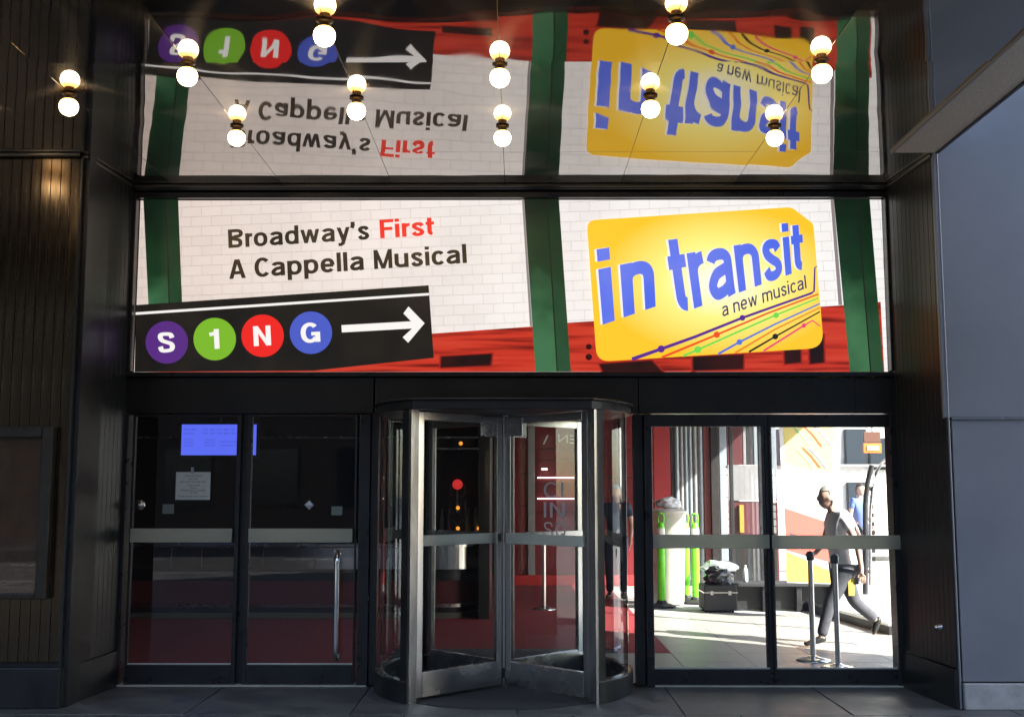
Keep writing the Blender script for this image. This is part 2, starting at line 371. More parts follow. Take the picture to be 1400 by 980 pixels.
# ------------------------------------------------------------------ globe bulbs
def bulb_mat():
    m = bpy.data.materials.new('lit opal bulb'); m.use_nodes = True; n = m.node_tree; b = n.nodes['Principled BSDF']
    b.inputs['Base Color'].default_value = (.9, .88, .8, 1); b.inputs['Roughness'].default_value = .25
    b.inputs['Emission Strength'].default_value = 5
    tc = n.nodes.new('ShaderNodeTexCoord'); sp = n.nodes.new('ShaderNodeSeparateXYZ'); mr = n.nodes.new('ShaderNodeMapRange'); n.links.new(tc.outputs['Object'], sp.inputs[0]); n.links.new(sp.outputs[2], mr.inputs[0])
    mr.inputs[1].default_value = -.036; mr.inputs[2].default_value = -.085     # opal globe: the neck by the socket glows dimmer and more amber
    rp = n.nodes.new('ShaderNodeValToRGB'); e = rp.color_ramp.elements; e[0].color = (.16, .06, .012, 1); e[1].color = (1, .76, .46, 1); e[1].position = .95; q = e.new(.4); q.color = (.5, .26, .07, 1)
    n.links.new(mr.outputs[0], rp.inputs[0]); n.links.new(rp.outputs[0], b.inputs['Emission Color'])
    return m
BULB = bulb_mat(); SOCK = mat('aged bronze socket', (.05, .038, .022), .4, .7, var=.2)
b0 = empty('globe_bulb', (0, 0, CEIL))
MB().rings([(.0001, -.150), (.020, -.1475), (.038, -.139), (.052, -.125), (.060, -.106), (.0625, -.088), (.060, -.070), (.052, -.053), (.040, -.042), (.026, -.036)], n=28, caps=False).build('bulb', BULB, None, fix=True).parent = b0
MB().rings([(.048, -.001), (.048, -.006), (.036, -.010), (.030, -.020), (.032, -.034), (.028, -.046)], n=24).build('socket', SOCK, None).parent = b0
spots = [
 ((325, 172), 'lit globe bulb over the reflected word A, leftmost of the row nearest the sign'),
 ((689, 172), 'lit globe bulb in the middle of the ceiling nearest the cornice'),
 ((1058, 172), 'lit globe bulb nearest the cornice over the right end of the yellow card reflection'),
 ((93, 128), 'lit globe bulb farthest left over the bronze board wall'),
 ((487, 134), 'lit globe bulb over the left half of the sign, touching the reflected arrow end'),
 ((888, 131), 'lit globe bulb in front of the left half of the reflected yellow card'),
 ((255, 85), 'lit globe bulb beside the reflected purple and green route discs'),
 ((685, 87), 'lit globe bulb on the middle seam, second one out from the cornice'),
 ((1125, 81), 'lit globe bulb farthest right near the canopy edge trim'),
 ((445, 28), 'lit globe bulb cut by the top of the picture on the left'),
 ((922, 25), 'lit globe bulb cut by the top of the picture right of the middle')]
for i, ((px_, py_), lab) in enumerate(spots):
    o = b0 if i == 0 else copy_tree(b0)
    g = G(px_, py_, CEIL); g.x = min(cols, key=lambda c: abs(c - g.x)); o.location = g; o.location.z = CEIL - .003
    tag(o, lab, 'light bulb', 'globe bulbs under the mirrored canopy')

for xx, yy in ((cols[4] - .93, -1.66), (cols[4] - .93, -2.83)):      # just outside the left edge of the picture
    o = copy_tree(b0); o.location = (xx, yy, CEIL - .003); tag(o, {-1.66: 'lit globe bulb beyond the left edge, nearest the board wall', -2.83: 'lit globe bulb beyond the left edge, in the third row out', -3.50: 'lit globe bulb just cut off by the top left picture edge'}[yy], 'light bulb', 'globe bulbs under the mirrored canopy')
# ------------------------------------------------------------------ text
def text_pts(txt, bold=.03, spacing=1.0):
    """small print: Blender's own text outlines"""
    c = bpy.data.curves.new('t', 'FONT'); c.body = txt; c.size = 1; c.resolution_u = 2
    o = bpy.data.objects.new('t', c); COL.objects.link(o)
    dg = bpy.context.evaluated_depsgraph_get(); dg.update()
    me = bpy.data.meshes.new_from_object(o.evaluated_get(dg)); vs = [v.co.copy() for v in me.vertices]; fs = [tuple(p.vertices) for p in me.polygons]
    bpy.data.objects.remove(o); bpy.data.meshes.remove(me); bpy.data.curves.remove(c)
    return vs, fs
capv, _ = text_pts('H', 0); CAPH = max(v.y for v in capv)
# ---- drawn grotesque letters: every glyph is a set of centre lines given a stroke width
def crv(pts, n=7):
    """Catmull-Rom through the points"""
    P_ = [Vector((p[0], p[1])) for p in pts]; P_ = [2 * P_[0] - P_[1]] + P_ + [2 * P_[-1] - P_[-2]]; out = []
    for i in range(1, len(P_) - 2):
        for k in range(n):
            t = k / n; a, b, c, d = P_[i-1:i+3]
            out.append(.5 * ((2*b) + (c - a) * t + (2*a - 5*b + 4*c - d) * t*t + (3*b - a - 3*c + d) * t**3))
    return out + [P_[-2]]
def el(cx, cy, rx, ry, a0, a1, n=22, sq=2.35):
    out = []
    for k in range(n + 1):
        a = R(a0 + (a1 - a0) * k / n); c, s_ = math.cos(a), math.sin(a)
        out.append(Vector((cx + rx * math.copysign(abs(c) ** (2 / sq), c), cy + ry * math.copysign(abs(s_) ** (2 / sq), s_))))
    return out
def glyph(ch, w):
    """-> (advance width, [(points, closed, clamp)], descender?)  in units of the cap height"""
    h = w / 2; X = .735; V = lambda *p: [Vector(q) for q in p]; v = w * .84; g_ = v / 2    # v: thinner horizontals
    if ch == ' ': return .26, []
    if ch in 'nmhu':
        W_ = .60 + w * .3
        if ch == 'n': return W_, [V((h, 0), (h, X)), V((h, X - .28)) + el(W_/2, X - .28, W_/2 - h, .28 - g_, 180, 0) + V((W_ - h, 0))]
        if ch == 'u': return W_, [V((W_ - h, 0), (W_ - h, X)), V((h, X)) + el(W_/2, .28, W_/2 - h, .28 - g_, 180, 360) + V((W_ - h, .3))]
        if ch == 'm':
            W_ = .95 + w * .5; m = W_ / 2
            return W_, [V((h, 0), (h, X)), V((h, X - .25)) + el((h + m)/2, X - .25, (m - h)/2, .25 - g_, 180, 0) + V((m, 0)), V((m, X - .25)) + el((m + W_ - h)/2, X - .25, (W_ - h - m)/2, .25 - g_, 180, 0) + V((W_ - h, 0))]
    if ch == 'r': return .30 + w * .7, [V((h, 0), (h, X)), V((h, X - .30)) + el(.34 + w * .3, X - .30, .34 + w * .3 - h, .30 - g_, 180, 96, 10)]
    if ch in 'ilI1':
        if ch == 'i': return w, [V((h, 0), (h, X)), V((h, 1 - min(w * .82, .165)), (h, 1))]
        if ch == 'l': return w, [V((h, 0), (h, 1))]
        if ch == '1': return .42, [V((.42 - h, 0), (.42 - h, 1)), V((.02, .74), (.42 - h, .80))]
        return w, [V((h, 0), (h, 1))]
    if ch == 't': return .28 + w * .6, [V((.07 + h, .94), (.07 + h, .24)) + el(.07 + h + .16, .24, .16, .24 - g_, 180, 262, 8), V((0, X - g_), (.27 + w * .55, X - g_))]
    if ch == 'F': return .62, [V((h, 0), (h, 1)), V((h, 1 - g_), (.62, 1 - g_)), V((h, .50), (.56, .50))]
    if ch == 'o': return .64 + w*.2, [el((.64 + w*.2)/2, X/2, (.64 + w*.2)/2 - h, X/2 - g_ + .01, 0, 360, 36)]
    if ch in 'dpa':
        W_ = .64 + w * .2
        if ch == 'd': return W_, [V((W_ - h, 0), (W_ - h, 1)), el(W_/2, X/2, W_/2 - h, X/2 - g_ + .01, 0, 360, 36)]
        if ch == 'p': return W_, [V((h, -.27), (h, X)), el(W_/2, X/2, W_/2 - h, X/2 - g_ + .01, 0, 360, 36)]
        W_ = .60 + w * .25; r = W_ - h
        return W_, [el((r + h + .02)/2, X - .22, (r - h - .02)/2, .22 - g_, 168, 0, 18) + V((r, .10), (r + .012, 0)),
                    crv([(r, .435), (r - .16, .405), (h + .12, .355), (h + .005, .21), (h + .09, g_ + .005), (r - .17, g_ + .015), (r, .18)])]
    if ch == 'e': W_ = .62 + w * .2; return W_, [V((h, X/2 + .0), (W_ - h*.6, X/2 + .0)), el(W_/2, X/2, W_/2 - h, X/2 - g_ + .01, 0, 322, 34)]
    if ch == 'c': W_ = .60 + w * .2; return W_, [el(W_/2, X/2, W_/2 - h, X/2 - g_ + .01, 38, 322, 32)]
    if ch == 's':
        W_ = .54 + w * .25; a, b = h, W_ - h
        return W_, [crv([(b - .005, X - .20), (W_/2 + .12, X - g_ - .015), (W_/2 - .06, X - g_ + .002), (a + .03, X - .155), (a + .07, X - .27), (W_/2, X/2 + .005), (b - .05, .285), (b - .02, .165), (W_/2 + .06, g_ - .002), (W_/2 - .12, g_ + .012), (a, .215)])]
    if ch == 'S':
        W_ = .72; a, b = h, W_ - h
        return W_, [crv([(b, .71), (b - .06, .88), (W_/2, 1 - g_ + .01), (a + .05, .90), (a + .02, .745), (a + .10, .60), (W_/2, .515), (b - .06, .42), (b - .0, .27), (b - .06, .12), (W_/2, g_ - .01), (a + .06, .11), (a, .30)])]
    if ch == 'C': return .76, [el(.38, .5, .38 - h, .5 - g_ + .01, 42, 318, 34, 2.15)]
    if ch == 'G': return .80, [el(.39, .5, .39 - h, .5 - g_ + .01, 42, 325, 34, 2.15), V((.44, .44), (.80 - h*.9, .44)), V((.80 - h*.9, .44 + g_), (.80 - h*.9, .02))]
    if ch == 'B': return .70, [V((h, 0), (h, 1)), V((h, 1 - g_)) + el(.40, .76, .24, .24 - g_, 90, -90, 14) + V((h, .52)), V((h, .52)) + el(.40, .26, .70 - h - .40, .26 - g_, 90, -90, 14) + V((h, g_))]
    if ch == 'A': return .78, [V((h * .95, -.05), (.39 - h * .25, 1.05)), V((.78 - h * .95, -.05), (.39 + h * .25, 1.05)), V((.16, .30), (.62, .30))]
    if ch == 'M': return .88, [V((h, 0), (h, 1)), V((.88 - h, 0), (.88 - h, 1)), V((h * 1.05, 1.04), (.44, -.04)), V((.88 - h * 1.05, 1.04), (.44, -.04))]
    if ch == 'N': return .74, [V((h, 0), (h, 1)), V((.74 - h, 0), (.74 - h, 1)), V((h * 1.1, 1.04), (.74 - h * 1.1, -.04))]
    if ch == 'Q': return .82, [el(.40, .5, .40 - h, .5 - g_ + .01, 0, 360, 36, 2.15), V((.48, .30), (.82, -.02))]
    if ch == 'w': return .92, [V((h * .8, X + .05), (.26, -.05)), V((.26, -.05), (.46, X + .05)), V((.46, X + .05), (.66, -.05)), V((.66, -.05), (.92 - h * .8, X + .05))]
    if ch == 'y': return .64, [V((h * .9, X + .05), (.32 + h * .1, .02)), V((.64 - h * .9, X + .05), (.32 - .03, -.12)) + V((.20, -.27 + g_), (.06, -.27 + g_))]
    if ch == '\u2019': return w * .9, [V((h, 1), (h, 1 - w * .85)), V((h * 1.3, 1 - w * .6), (h * .5, 1 - w * 1.7))]
    raise KeyError(ch)
def ribbon(pts, w):
    n = len(pts); closed = (pts[0] - pts[-1]).length < 1e-4; L = []
    for i, p in enumerate(pts):
        a = pts[i-1] if i > 0 else (pts[-2] if closed else None); b = pts[i+1] if i < n-1 else (pts[1] if closed else None)
        t0 = (p - a) if a is not None else (b - p); t1 = (b - p) if b is not None else (p - a)
        if t0.length < 1e-7: t0 = t1
        if t1.length < 1e-7: t1 = t0
        t0 = t0.normalized(); t1 = t1.normalized(); t = (t0 + t1).normalized(); nn = Vector((-t.y, t.x)); c = max(.45, nn.dot(Vector((-t0.y, t0.x))))
        ww = w * (1 - .16 * abs(t.x) ** 2)              # horizontals a little thinner
        L.append((p + nn * ww / 2 / c, p - nn * ww / 2 / c))
    return L
def grot(txt, w=.215, gap=.13):
    vs, fs = [], []; x = 0; dz = 0
    for ch in txt:
        adv, st = glyph(ch, w); ext = adv if ch == ' ' else 0
        if ch == 't': x -= gap * .35
        for k, pts in enumerate(st):
            dz = k * 8e-5; diag = ch in 'wyAMN'
            lo, hi = (-9, 9) if not diag else (-.27 if ch == 'y' else 0, 1 if ch in 'AMN' else .735)
            L = ribbon(pts, w * (.92 if diag and ch in 'wM' else 1)); o_ = len(vs); ext = max([ext] + [q.x for ab in L for q in ab])
            for a, b in L:
                for q in (a, b): vs.append(Vector((x + q.x, min(hi, max(lo, q.y)), dz)))
            fs += [(o_ + 2*i, o_ + 2*i + 1, o_ + 2*i + 3, o_ + 2*i + 2) for i in range(len(L) - 1)]
        x += ext + gap * (.55 if ch in 'rtFyA' else 1)
    return vs, fs
def grot_text(txt, BL, BR, TL, TR, Y, w=.2, gap=.105, dx=0, persp=0):
    vs, fs = grot(txt, w, gap); x0, x1 = min(v.x for v in vs), max(v.x for v in vs); out = []
    for v in vs:
        u = (v.x - x0) / (x1 - x0); u = u * (1 + persp) / (1 + persp * u); t = v.y
        bx = BL[0] + (BR[0]-BL[0])*u; by = BL[1] + (BR[1]-BL[1])*u; tx = TL[0] + (TR[0]-TL[0])*u; ty = TL[1] + (TR[1]-TL[1])*u
        out.append(P(bx + (tx-bx)*t + dx, by + (ty-by)*t, Y - v.z))
    b = MB(); b.add(out, fs); return b
def quad_text(txt, BL, BR, TL, TR, Y, bold=.03, top=CAPH, spacing=1.0, fn=None):
    """maps text so its baseline runs BL-BR and its cap line TL-TR (pixels on the plane Y)"""
    vs, fs = text_pts(txt, bold, spacing)
    x0, x1 = min(v.x for v in vs), max(v.x for v in vs); b = MB(); out = []
    for v in vs:
        u = (v.x - x0) / (x1 - x0); t = v.y / top
        bx = BL[0] + (BR[0]-BL[0])*u; by = BL[1] + (BR[1]-BL[1])*u; tx = TL[0] + (TR[0]-TL[0])*u; ty = TL[1] + (TR[1]-TL[1])*u
        X, Z = bx + (tx-bx)*t, by + (ty-by)*t
        out.append(P(X, Y=Y - v.z, py=Z) if fn is None else fn(X, Z))
    b.add(out, fs); return b

# ------------------------------------------------------------------ the backlit sign
SY = .035
K = 2 ** -EXPO                                     # lamp strength of the sign for this exposure
def lit(name, col, s=.8, var=0, col2=None, vscale=3, stretch=(1, 1, 1)):
    s = s * K
    m = bpy.data.materials.new(name); m.use_nodes = True; n = m.node_tree; b = n.nodes['Principled BSDF']
    b.inputs['Roughness'].default_value = .3; b.inputs['Base Color'].default_value = tuple(c * .4 for c in col) + (1,)
    b.inputs['Emission Color'].default_value = tuple(col) + (1,); b.inputs['Emission Strength'].default_value = s
    if col2:
        tc = n.nodes.new('ShaderNodeTexCoord'); mp = n.nodes.new('ShaderNodeMapping'); mp.inputs['Scale'].default_value = stretch; nz = n.nodes.new('ShaderNodeTexNoise')
        nz.inputs['Scale'].default_value = vscale; nz.inputs['Detail'].default_value = 5; mr = n.nodes.new('ShaderNodeMapRange'); mr.inputs[1].default_value = .35; mr.inputs[2].default_value = .65
        mx = n.nodes.new('ShaderNodeMix'); mx.data_type = 'RGBA'; mx.inputs[6].default_value = tuple(col) + (1,); mx.inputs[7].default_value = tuple(col2) + (1,)
        n.links.new(tc.outputs['Object'], mp.inputs[0]); n.links.new(mp.outputs[0], nz.inputs[0]); n.links.new(nz.outputs[0], mr.inputs[0]); n.links.new(mr.outputs[0], mx.inputs[0]); n.links.new(mx.outputs[2], b.inputs['Emission Color'])
    return m
def tile_print():
    m = bpy.data.materials.new('backlit white tile print'); m.use_nodes = True; n = m.node_tree; b = n.nodes['Principled BSDF']
    b.inputs['Roughness'].default_value = .3; b.inputs['Base Color'].default_value = (.35, .33, .31, 1)
    tc = n.nodes.new('ShaderNodeTexCoord'); sp = n.nodes.new('ShaderNodeSeparateXYZ'); cb = n.nodes.new('ShaderNodeCombineXYZ'); mp = n.nodes.new('ShaderNodeMapping')
    n.links.new(tc.outputs['Object'], sp.inputs[0]); n.links.new(sp.outputs[0], cb.inputs[0]); n.links.new(sp.outputs[2], cb.inputs[1]); n.links.new(cb.outputs[0], mp.inputs[0])
    mp.inputs['Rotation'].default_value = (0, 0, R(-2.2))
    def brick(w_, h_, mort, off):
        k = n.nodes.new('ShaderNodeTexBrick'); k.inputs['Scale'].default_value = 1; k.inputs['Brick Width'].default_value = w_; k.inputs['Row Height'].default_value = h_
        k.inputs['Mortar Size'].default_value = mort; k.inputs['Mortar Smooth'].default_value = .6; k.offset = off
        k.inputs['Color1'].default_value = (1, 1, 1, 1); k.inputs['Color2'].default_value = (.955, .95, .95, 1); k.inputs['Mortar'].default_value = (.6, .58, .57, 1)
        n.links.new(mp.outputs[0], k.inputs[0]); return k
    k = brick(.175, .0875, .0028, .5)
    # lamps behind the print: brighter towards the right part, warmer on the left
    ramp = n.nodes.new('ShaderNodeMapRange'); ramp.inputs[1].default_value = -3.2; ramp.inputs[2].default_value = 1.6; n.links.new(sp.outputs[0], ramp.inputs[0])
    wc = n.nodes.new('ShaderNodeMix'); wc.data_type = 'RGBA'; wc.inputs[6].default_value = (.80, .67, .60, 1); wc.inputs[7].default_value = (1.0, .97, .95, 1); n.links.new(ramp.outputs[0], wc.inputs[0])
    nz = n.nodes.new('ShaderNodeTexNoise'); nz.inputs['Scale'].default_value = 1.1; nz.inputs['Detail'].default_value = 2; n.links.new(tc.outputs['Object'], nz.inputs[0])
    mr = n.nodes.new('ShaderNodeMapRange'); mr.inputs[1].default_value = .3; mr.inputs[2].default_value = .7; mr.inputs[3].default_value = .9 * K; mr.inputs[4].default_value = 1.03 * K; n.links.new(nz.outputs[0], mr.inputs[0])
    mu = n.nodes.new('ShaderNodeMix'); mu.data_type = 'RGBA'; mu.blend_type = 'MULTIPLY'; mu.inputs[0].default_value = 1
    n.links.new(k.outputs[0], mu.inputs[6]); n.links.new(wc.outputs[2], mu.inputs[7]); n.links.new(mu.outputs[2], b.inputs['Emission Color']); n.links.new(mr.outputs[0], b.inputs['Emission Strength'])
    return m
def green_print(c1=1.0):
    m = bpy.data.materials.new('backlit green girder print'); m.use_nodes = True; n = m.node_tree; b = n.nodes['Principled BSDF']
    b.inputs['Roughness'].default_value = .3; b.inputs['Base Color'].default_value = (.01, .04, .015, 1)
    tc = n.nodes.new('ShaderNodeTexCoord'); sp = n.nodes.new('ShaderNodeSeparateXYZ'); n.links.new(tc.outputs['Object'], sp.inputs[0])
    nz = n.nodes.new('ShaderNodeTexNoise'); nz.inputs['Scale'].default_value = 3.2; nz.inputs['Detail'].default_value = 6; n.links.new(tc.outputs['Object'], nz.inputs[0])
    mr = n.nodes.new('ShaderNodeMapRange'); mr.inputs[1].default_value = SZ1 + .05; mr.inputs[2].default_value = SZ0 + .25; n.links.new(sp.outputs[2], mr.inputs[0])
    ad = n.nodes.new('ShaderNodeMath'); ad.operation = 'MULTIPLY_ADD'; ad.inputs[1].default_value = .9; ad.inputs[2].default_value = -.45; n.links.new(nz.outputs[0], ad.inputs[0])
    a2 = n.nodes.new('ShaderNodeMath'); a2.operation = 'ADD'; n.links.new(ad.outputs[0], a2.inputs[0]); n.links.new(mr.outputs[0], a2.inputs[1])
    rp = n.nodes.new('ShaderNodeValToRGB'); e = rp.color_ramp.elements; e[0].position = .0; e[0].color = (.004, .009, .005, 1); e[1].position = 1; e[1].color = (c1 * .055, c1 * .17, c1 * .075, 1)
    q = e.new(.5); q.color = (.008, .035, .013, 1); n.links.new(a2.outputs[0], rp.inputs[0]); n.links.new(rp.outputs[0], b.inputs['Emission Color']); b.inputs['Emission Strength'].default_value = K
    return m
def train_print():
    m = bpy.data.materials.new('backlit red train print'); m.use_nodes = True; n = m.node_tree; b = n.nodes['Principled BSDF']
    b.inputs['Roughness'].default_value = .3; b.inputs['Base Color'].default_value = (.15, .01, .005, 1)
    tc = n.nodes.new('ShaderNodeTexCoord'); mp = n.nodes.new('ShaderNodeMapping'); mp.inputs['Scale'].default_value = (.7, 1, 14); mp.inputs['Rotation'].default_value = (0, R(3), 0)
    n.links.new(tc.outputs['Object'], mp.inputs[0]); nz = n.nodes.new('ShaderNodeTexNoise'); nz.inputs['Scale'].default_value = 1.6; nz.inputs['Detail'].default_value = 4; n.links.new(mp.outputs[0], nz.inputs[0])
    rp = n.nodes.new('ShaderNodeValToRGB'); e = rp.color_ramp.elements; e[0].position = .3; e[0].color = (.16, .010, .007, 1); e[1].position = .68; e[1].color = (.80, .07, .035, 1)
    q = e.new(.5); q.color = (.72, .045, .022, 1); n.links.new(nz.outputs[0], rp.inputs[0]); n.links.new(rp.outputs[0], b.inputs['Emission Color']); b.inputs['Emission Strength'].default_value = .78 * K
    return m
def card_print(cx, cz):
    m = bpy.data.materials.new('backlit yellow card print'); m.use_nodes = True; n = m.node_tree; b = n.nodes['Principled BSDF']
    b.inputs['Roughness'].default_value = .3; b.inputs['Base Color'].default_value = (.4, .22, .01, 1)
    tc = n.nodes.new('ShaderNodeTexCoord'); mp = n.nodes.new('ShaderNodeMapping'); mp.inputs['Location'].default_value = (-cx * .95, 0, -cz * 1.5); mp.inputs['Scale'].default_value = (.95, 0, 1.5)
    n.links.new(tc.outputs['Object'], mp.inputs[0]); l = n.nodes.new('ShaderNodeVectorMath'); l.operation = 'LENGTH'; n.links.new(mp.outputs[0], l.inputs[0])
    rp = n.nodes.new('ShaderNodeValToRGB'); e = rp.color_ramp.elements; e[0].position = 0; e[0].color = (1, 1, .92, 1); e[1].position = 1.0; e[1].color = (.94, .54, .025, 1)
    q = e.new(.48); q.color = (1, .86, .24, 1); n.links.new(l.outputs['Value'], rp.inputs[0]); n.links.new(rp.outputs[0], b.inputs['Emission Color']); b.inputs['Emission Strength'].default_value = 1.08 * K
    return m
sign = empty('lit_sign', (0, 0, SZ0), 'long backlit billboard over the doors with tiles, route discs and a yellow card', 'sign')
def pol(pts, Y, name, m, parent=sign, th=.002):
    q = [P(a, b, Y) for a, b in pts]; return MB().prism([(v.x, v.z) for v in q], Y, Y + th).build(name, m, parent)
MB().box((SX0 + .003, SY + .002, SZ0 + .002), (SX1 - .003, .25, SZ1 - .002)).build('light_box', BLACK, sign)
MB().box((SX0 + .003, SY, SZ0 + .002), (SX1 - .003, SY + .002, SZ1 - .002)).build('tile_print', tile_print(), sign)
GRN = green_print(); GRN2 = green_print(.45); INK = lit('backlit black print', (.012, .011, .010), .8, col2=(.022, .018, .014)); WHT = lit('backlit white print', (1, .96, .93), .92)
TRN = train_print()
def trn(pts): pol(pts, SY - .003, 'train_print', TRN)
trn([(430, 505), (560, 489), (591, 456), (733, 446), (752, 508), (200, 508.5)])
trn([(764, 442), (1165, 416.5), (1175, 508), (764, 508)]); trn([(1196, 413.5), (1204, 412.7), (1209, 508), (1196, 508)])
WIN = lit('dark train window print', (.015, .006, .006), .8, col2=(.05, .008, .006))
PEN = [lit('soft red shadow print', (.42, .022, .012), .9), lit('deep red shadow print', (.17, .012, .008), .9)]
for q in ([(604, 488), (672, 484), (670, 499), (603, 502)], [(948, 488), (1016, 485), (1015, 504), (948, 506)],
          [(1073, 478), (1094, 477), (1094, 495), (1074, 497)], [(1107, 462), (1125, 458), (1126, 495), (1108, 497)], [(820, 498), (890, 493), (905, 508), (825, 508)]):
    cxm, cym = sum(a for a, b in q) / len(q), sum(b for a, b in q) / len(q)
    for g_, m_, y_ in ((3.2, PEN[0], SY - .0045), (1.6, PEN[1], SY - .0052), (0, WIN, SY - .006)):
        pol([(a + math.copysign(g_, a - cxm), min(508.3, b + math.copysign(g_ * .7, b - cym))) for a, b in q], y_, 'train_window' if not g_ else 'window_shadow', m_)
def girder(t0, t1, b0_, b1_, by):
    g = pol([(t0, 272.5), (t1, 272.5), (b1_, by), (b0_, by)], SY - .010, 'girder_print', GRN)
    tm, bmid = t0 + (t1-t0) * .64, b0_ + (b1_-b0_) * .60
    pol([(tm, 272.55), (t1, 272.55), (b1_, by), (bmid, by)], SY - .0115, 'girder_web', GRN2)
    sh = pol([(tm, 272.6), (tm + 1.6, 272.6), (bmid + 1.6, by), (bmid, by)], SY - .013, 'girder_seam', INK)
girder(196, 243.5, 203, 249, 418); girder(716.5, 764, 732, 780.5, 508); girder(1140, 1189, 1162, 1208, 508)
SHD = lit('grey shadow print', (.33, .28, .28), .8)
pol([(713.5, 272.6), (716.4, 272.6), (727.6, 446), (724.5, 446)], SY - .010, 'column_shadow', SHD); pol([(1135.5, 272.6), (1139.9, 272.6), (1151.5, 417), (1146.5, 417)], SY - .010, 'column_shadow', SHD)
pol([(186, 417), (586, 390), (593, 489), (430, 506.5), (184, 508.4)], SY - .016, 'route_board', INK)
pol([(185.5, 427), (586.5, 400.5), (586.7, 403.8), (185.4, 430.4)], SY - .019, 'board_stripe', WHT)
def disc(cx, cy, r, Y, name, m, parent=sign, n=40): return pol([(cx + r * math.cos(2*math.pi*k/n), cy + r * math.sin(2*math.pi*k/n)) for k in range(n)], Y, name, m, parent)
for cx, cy, col, ch, hw, lab in ((228, 468, (.11, .03, .24), 'S', 11.5, 'purple disc with letter S'), (293.5, 463.5, (.22, .52, .03), '1', 6.8, 'green disc with number 1'),
                         (359, 459, (.92, .025, .02), 'N', 11.8, 'red disc with letter N'), (425, 454.8, (.08, .12, .60), 'G', 13.2, 'blue disc with letter G')):
    d = disc(cx, cy, 29, SY - .020, 'route_disc', lit('disc ' + ch, col, .9)); d['label'] = lab
    sl_ = -.062 * hw
    grot_text(ch, (cx - hw, cy + 13.5 - sl_), (cx + hw, cy + 13.5 + sl_), (cx - hw - 1.4, cy - 13.5 - sl_), (cx + hw - 1.4, cy - 13.5 + sl_), SY - .023, .21).build('disc_letter', WHT, d, fix=False)
pol([(466.8, 444.5), (562, 439.2), (551.5, 428.5), (558.5, 419), (580.5, 441.8), (558, 468.5), (550.5, 461), (563.5, 449), (467.4, 454.4)], SY - .020, 'arrow', WHT)
TXT = lit('backlit dark lettering', (.02, .016, .013), .8, col2=(.075, .045, .02), vscale=1.3)
RED = lit('backlit red lettering', (.93, .045, .025), .92)
grot_text("Broadway\u2019s", (312.5, 339.3), (505, 327.2), (311.5, 314), (504, 302), SY - .012).build('lettering', TXT, sign, fix=False)
grot_text('First', (520, 326), (594, 321.3), (518.5, 300.7), (593, 296), SY - .012).build('lettering', RED, sign, fix=False)
grot_text('A Cappella Musical', (313.5, 381.5), (638.5, 359.5), (312.5, 355.5), (637, 333.5), SY - .012).build('lettering', TXT, sign, fix=False)
# yellow card
def rounded(pts):
    out = []
    for i, (x, y, r) in enumerate(pts):
        if r == 0: out.append((x, y)); continue
        a = Vector(pts[i-1][:2]); c = Vector(pts[(i+1) % len(pts)][:2]); p = Vector((x, y)); u = (a - p).normalized(); v = (c - p).normalized()
        s, e = p + u * r, p + v * r
        for k in range(7):
            t = k / 6; q = s * (1-t)**2 + p * 2 * t * (1-t) + e * t * t; out.append((q.x, q.y))
    return out
cc = P(985, 385, SY)
card = pol(rounded([(802, 301.5, 13), (1082, 283.3, 6), (1112, 306, 5), (1126.5, 475.5, 22), (816, 494.5, 18)]), SY - .016, 'yellow_card', card_print(cc.x, cc.z))
BLU = lit('backlit blue lettering', (.075, .15, .84), .95, col2=(.17, .23, .86), vscale=1.5)
for dx, m_, yy in ((-3.0, WHT, SY - .018), (0, BLU, SY - .021)):
    k = 'lettering_edge' if dx else 'lettering'
    grot_text('in', (824, 444), (896.5, 419), (815.5, 341), (892, 329), yy, .225, .17, dx, .1).build(k, m_, card, fix=False)
    grot_text('transit', (924, 431), (1100, 368), (908, 322), (1096, 303), yy, .205, .085, dx, .24).build(k, m_, card, fix=False)
grot_text('a new musical', (988, 433), (1103, 394), (986, 414.5), (1101, 376), SY - .021, .15, .13).build('lettering', lit('backlit navy lettering', (.05, .05, .17), .85), card, fix=False)
def line(pts, w0, w1, col, dots=(), nm='route_line'):
    b = MB(); n = len(pts)
    L = []; Rr = []
    for i, p in enumerate(pts):
        a = Vector(pts[max(0, i-1)]); c = Vector(pts[min(n-1, i+1)]); t = (c - a).normalized(); nn = Vector((-t.y, t.x)); ww = (w0 + (w1-w0) * i / (n-1)) / 2; p = Vector(p)
        L.append(p + nn * ww); Rr.append(p - nn * ww)
    for i in range(n - 1):
        q = [P(v.x, v.y, SY - .019) for v in (L[i], L[i+1], Rr[i+1], Rr[i])]; b.prism([(v.x, v.z) for v in q], SY - .019 - .0001*i, SY - .0175)
    for cx, cy, r in dots:
        q = [P(cx + r*math.cos(a), cy + r*math.sin(a), SY - .0205) for a in [2*math.pi*k/12 for k in range(12)]]; b.prism([(v.x, v.z) for v in q], SY - .0205, SY - .018)
    b.build(nm, lit('line ink', col, .92), card)
line([(1117, 364), (1114, 366), (1113, 398), (1109, 401), (1015, 434.5), (950, 460.5), (904, 477), (864, 491)], 1.4, 5, (.11, .03, .30), [(904, 477, 5), (1015, 434.5, 4)])
line([(1119, 402), (1050, 428), (980, 457.5), (945, 472), (905, 488.5)], 2, 3.4, (.92, .10, .02), [(980, 457.5, 4.4)])
line([(1119, 407.5), (1060, 431), (954, 478), (934, 486.5)], 2, 3.4, (.20, .75, .10), [(954, 478, 5), (1061, 431, 4)])
line([(1121, 415), (1060, 443), (1011, 467.6), (982, 483.8)], 1.8, 3.2, (.10, .20, .75), [(1011, 467.6, 4)])
line([(1121, 420.5), (1060, 450), (1005, 482.4)], 1.6, 2.6, (.92, .25, .02))
